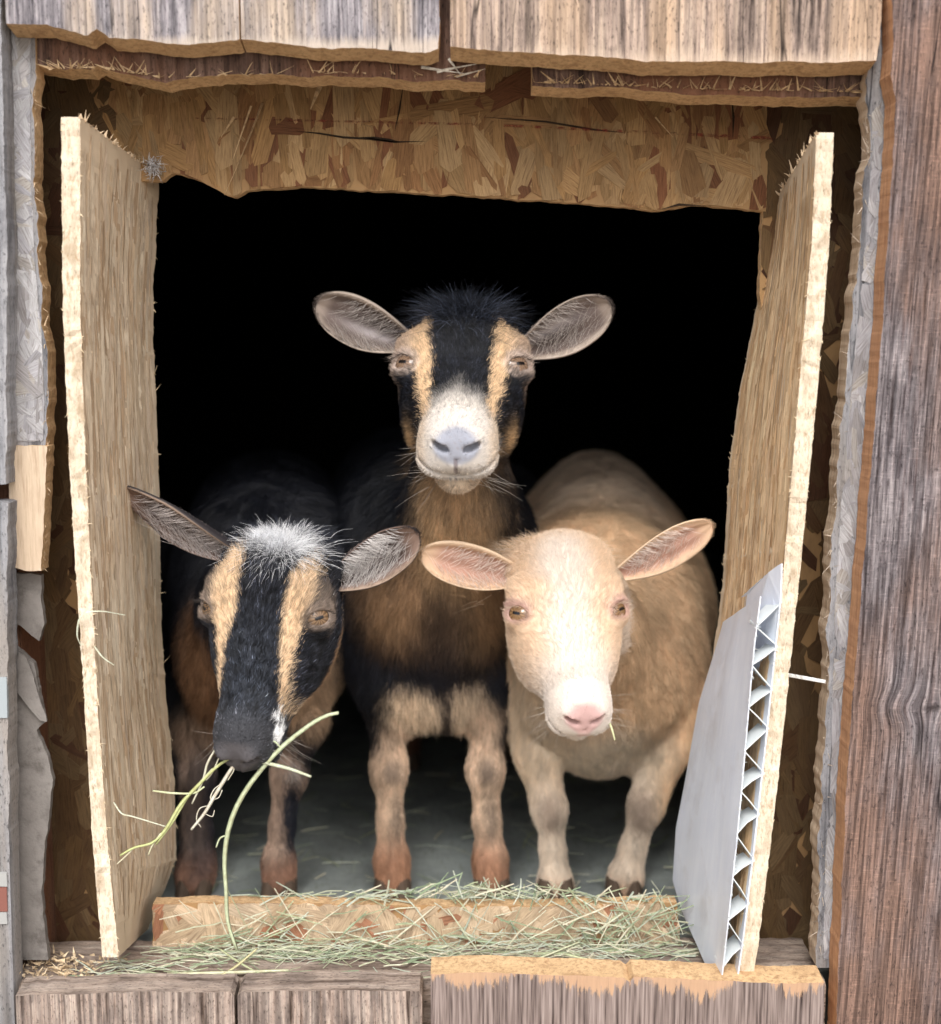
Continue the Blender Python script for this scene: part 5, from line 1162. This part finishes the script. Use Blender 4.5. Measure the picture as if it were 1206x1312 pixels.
lying('straw', [(282, 1216, .008), (312, 1236, .006), (350, 1256, .002)], 3.5, (.52, .56, .34), 'thin green straw slanting the other way under the hanging stalk', ZS)
lying('straw', [(722, 1222, .005), (800, 1238, .003), (896, 1242, .003)], 4.5, (.58, .62, .38), 'long green straw on the sill close to the plastic sheet', ZS)
lying('straw', [(600, 1262, .002), (660, 1240, .003), (742, 1207, .010)], 4, (.56, .58, .40), 'slanting straw on the sill beneath the cream goat', ZS)
# bit of hay at the cream goat's lip
mb = MB(); blade(mb, [W(781, 925, -.005), W(785, 936, -.006), W(788, 948, -.006)], .0022, (.60, .62, .36)); tag(mb.build('hay_stalk', M_hay), "tiny bit of hay at the cream goat's lip", 'hay stalk')
# blades caught on the left board
def caught(pts, y, w, label):
    mb = MB(); blade(mb, spline([W(a, b, yy) for a, b, yy in pts], 22), w*PXM(y), (.60, .62, .48)); tag(mb.build('hay_wisp', M_hay), label, 'hay blade', 'blades of hay caught on the left board')
caught([(160, 788, -.012), (128, 783, -.036), (105, 788, -.040), (99, 812, -.040), (104, 828, -.036)], -.04, 2.6, 'thin curled blade of hay looped over the edge of the left board')
caught([(121, 828, -.036), (132, 842, -.034), (146, 852, -.028)], -.03, 3, 'short straight blade of hay stuck to the left board below the loop')
caught([(146, 1028, -.020), (156, 1042, -.032), (170, 1046, -.030), (190, 1052, -.026), (216, 1060, -.022)], -.03, 2.4, 'wispy fibre of hay low on the left board beside the stalks')
# pale peg bridging the right-hand gap, tuft of fluff, painted bands
mb = MB(); q0, q1 = W(1008, 865, -.006), W(1058, 874, -.022); blade(mb, [q0, (q0+q1)/2, q1], .0034, (.72, .72, .70), taper=.1, flat=.9); o = mb.build('splinter_peg', M_spl, barn); o['label'] = 'pale peg of wood sticking across the right gap'
mb = MB(); rs = random.Random(9); q = W(196, 214, .07)
for k in range(160): splinter(mb, q+np.array([rs.gauss(0, .003), rs.gauss(0, .003), rs.gauss(0, .003)]), (rs.uniform(-1, 1), rs.uniform(-1, 1), rs.uniform(-1, 1)), rs.uniform(.003, .009), .0009, rs, .9, (.60, .58, .58), 3)
tag(mb.build('fluff_tuft', M_spl), 'small grey tuft of fluff at the top corner of the left board', 'fluff')
for (ya, yb, cc, nm) in ((868, 920, (.36, .40, .42), 'paint_band'), (1118, 1136, (.38, .38, .37), 'paint_band'), (1137, 1168, (.24, .10, .08), 'paint_band'), (1169, 1184, (.38, .38, .37), 'paint_band')):
    m_, nt_, p_ = newmat('band_paint'); p_.inputs['Base Color'].default_value = (*cc, 1); p_.inputs['Roughness'].default_value = .5
    mb = MB(); a = pix([(-10, ya), (8.5, ya), (9.5, yb), (-10, yb)], YF-.0015); prism(mb, a, YF-.0015, YF+.002, 0, 0); mb.build(nm, m_, barn)
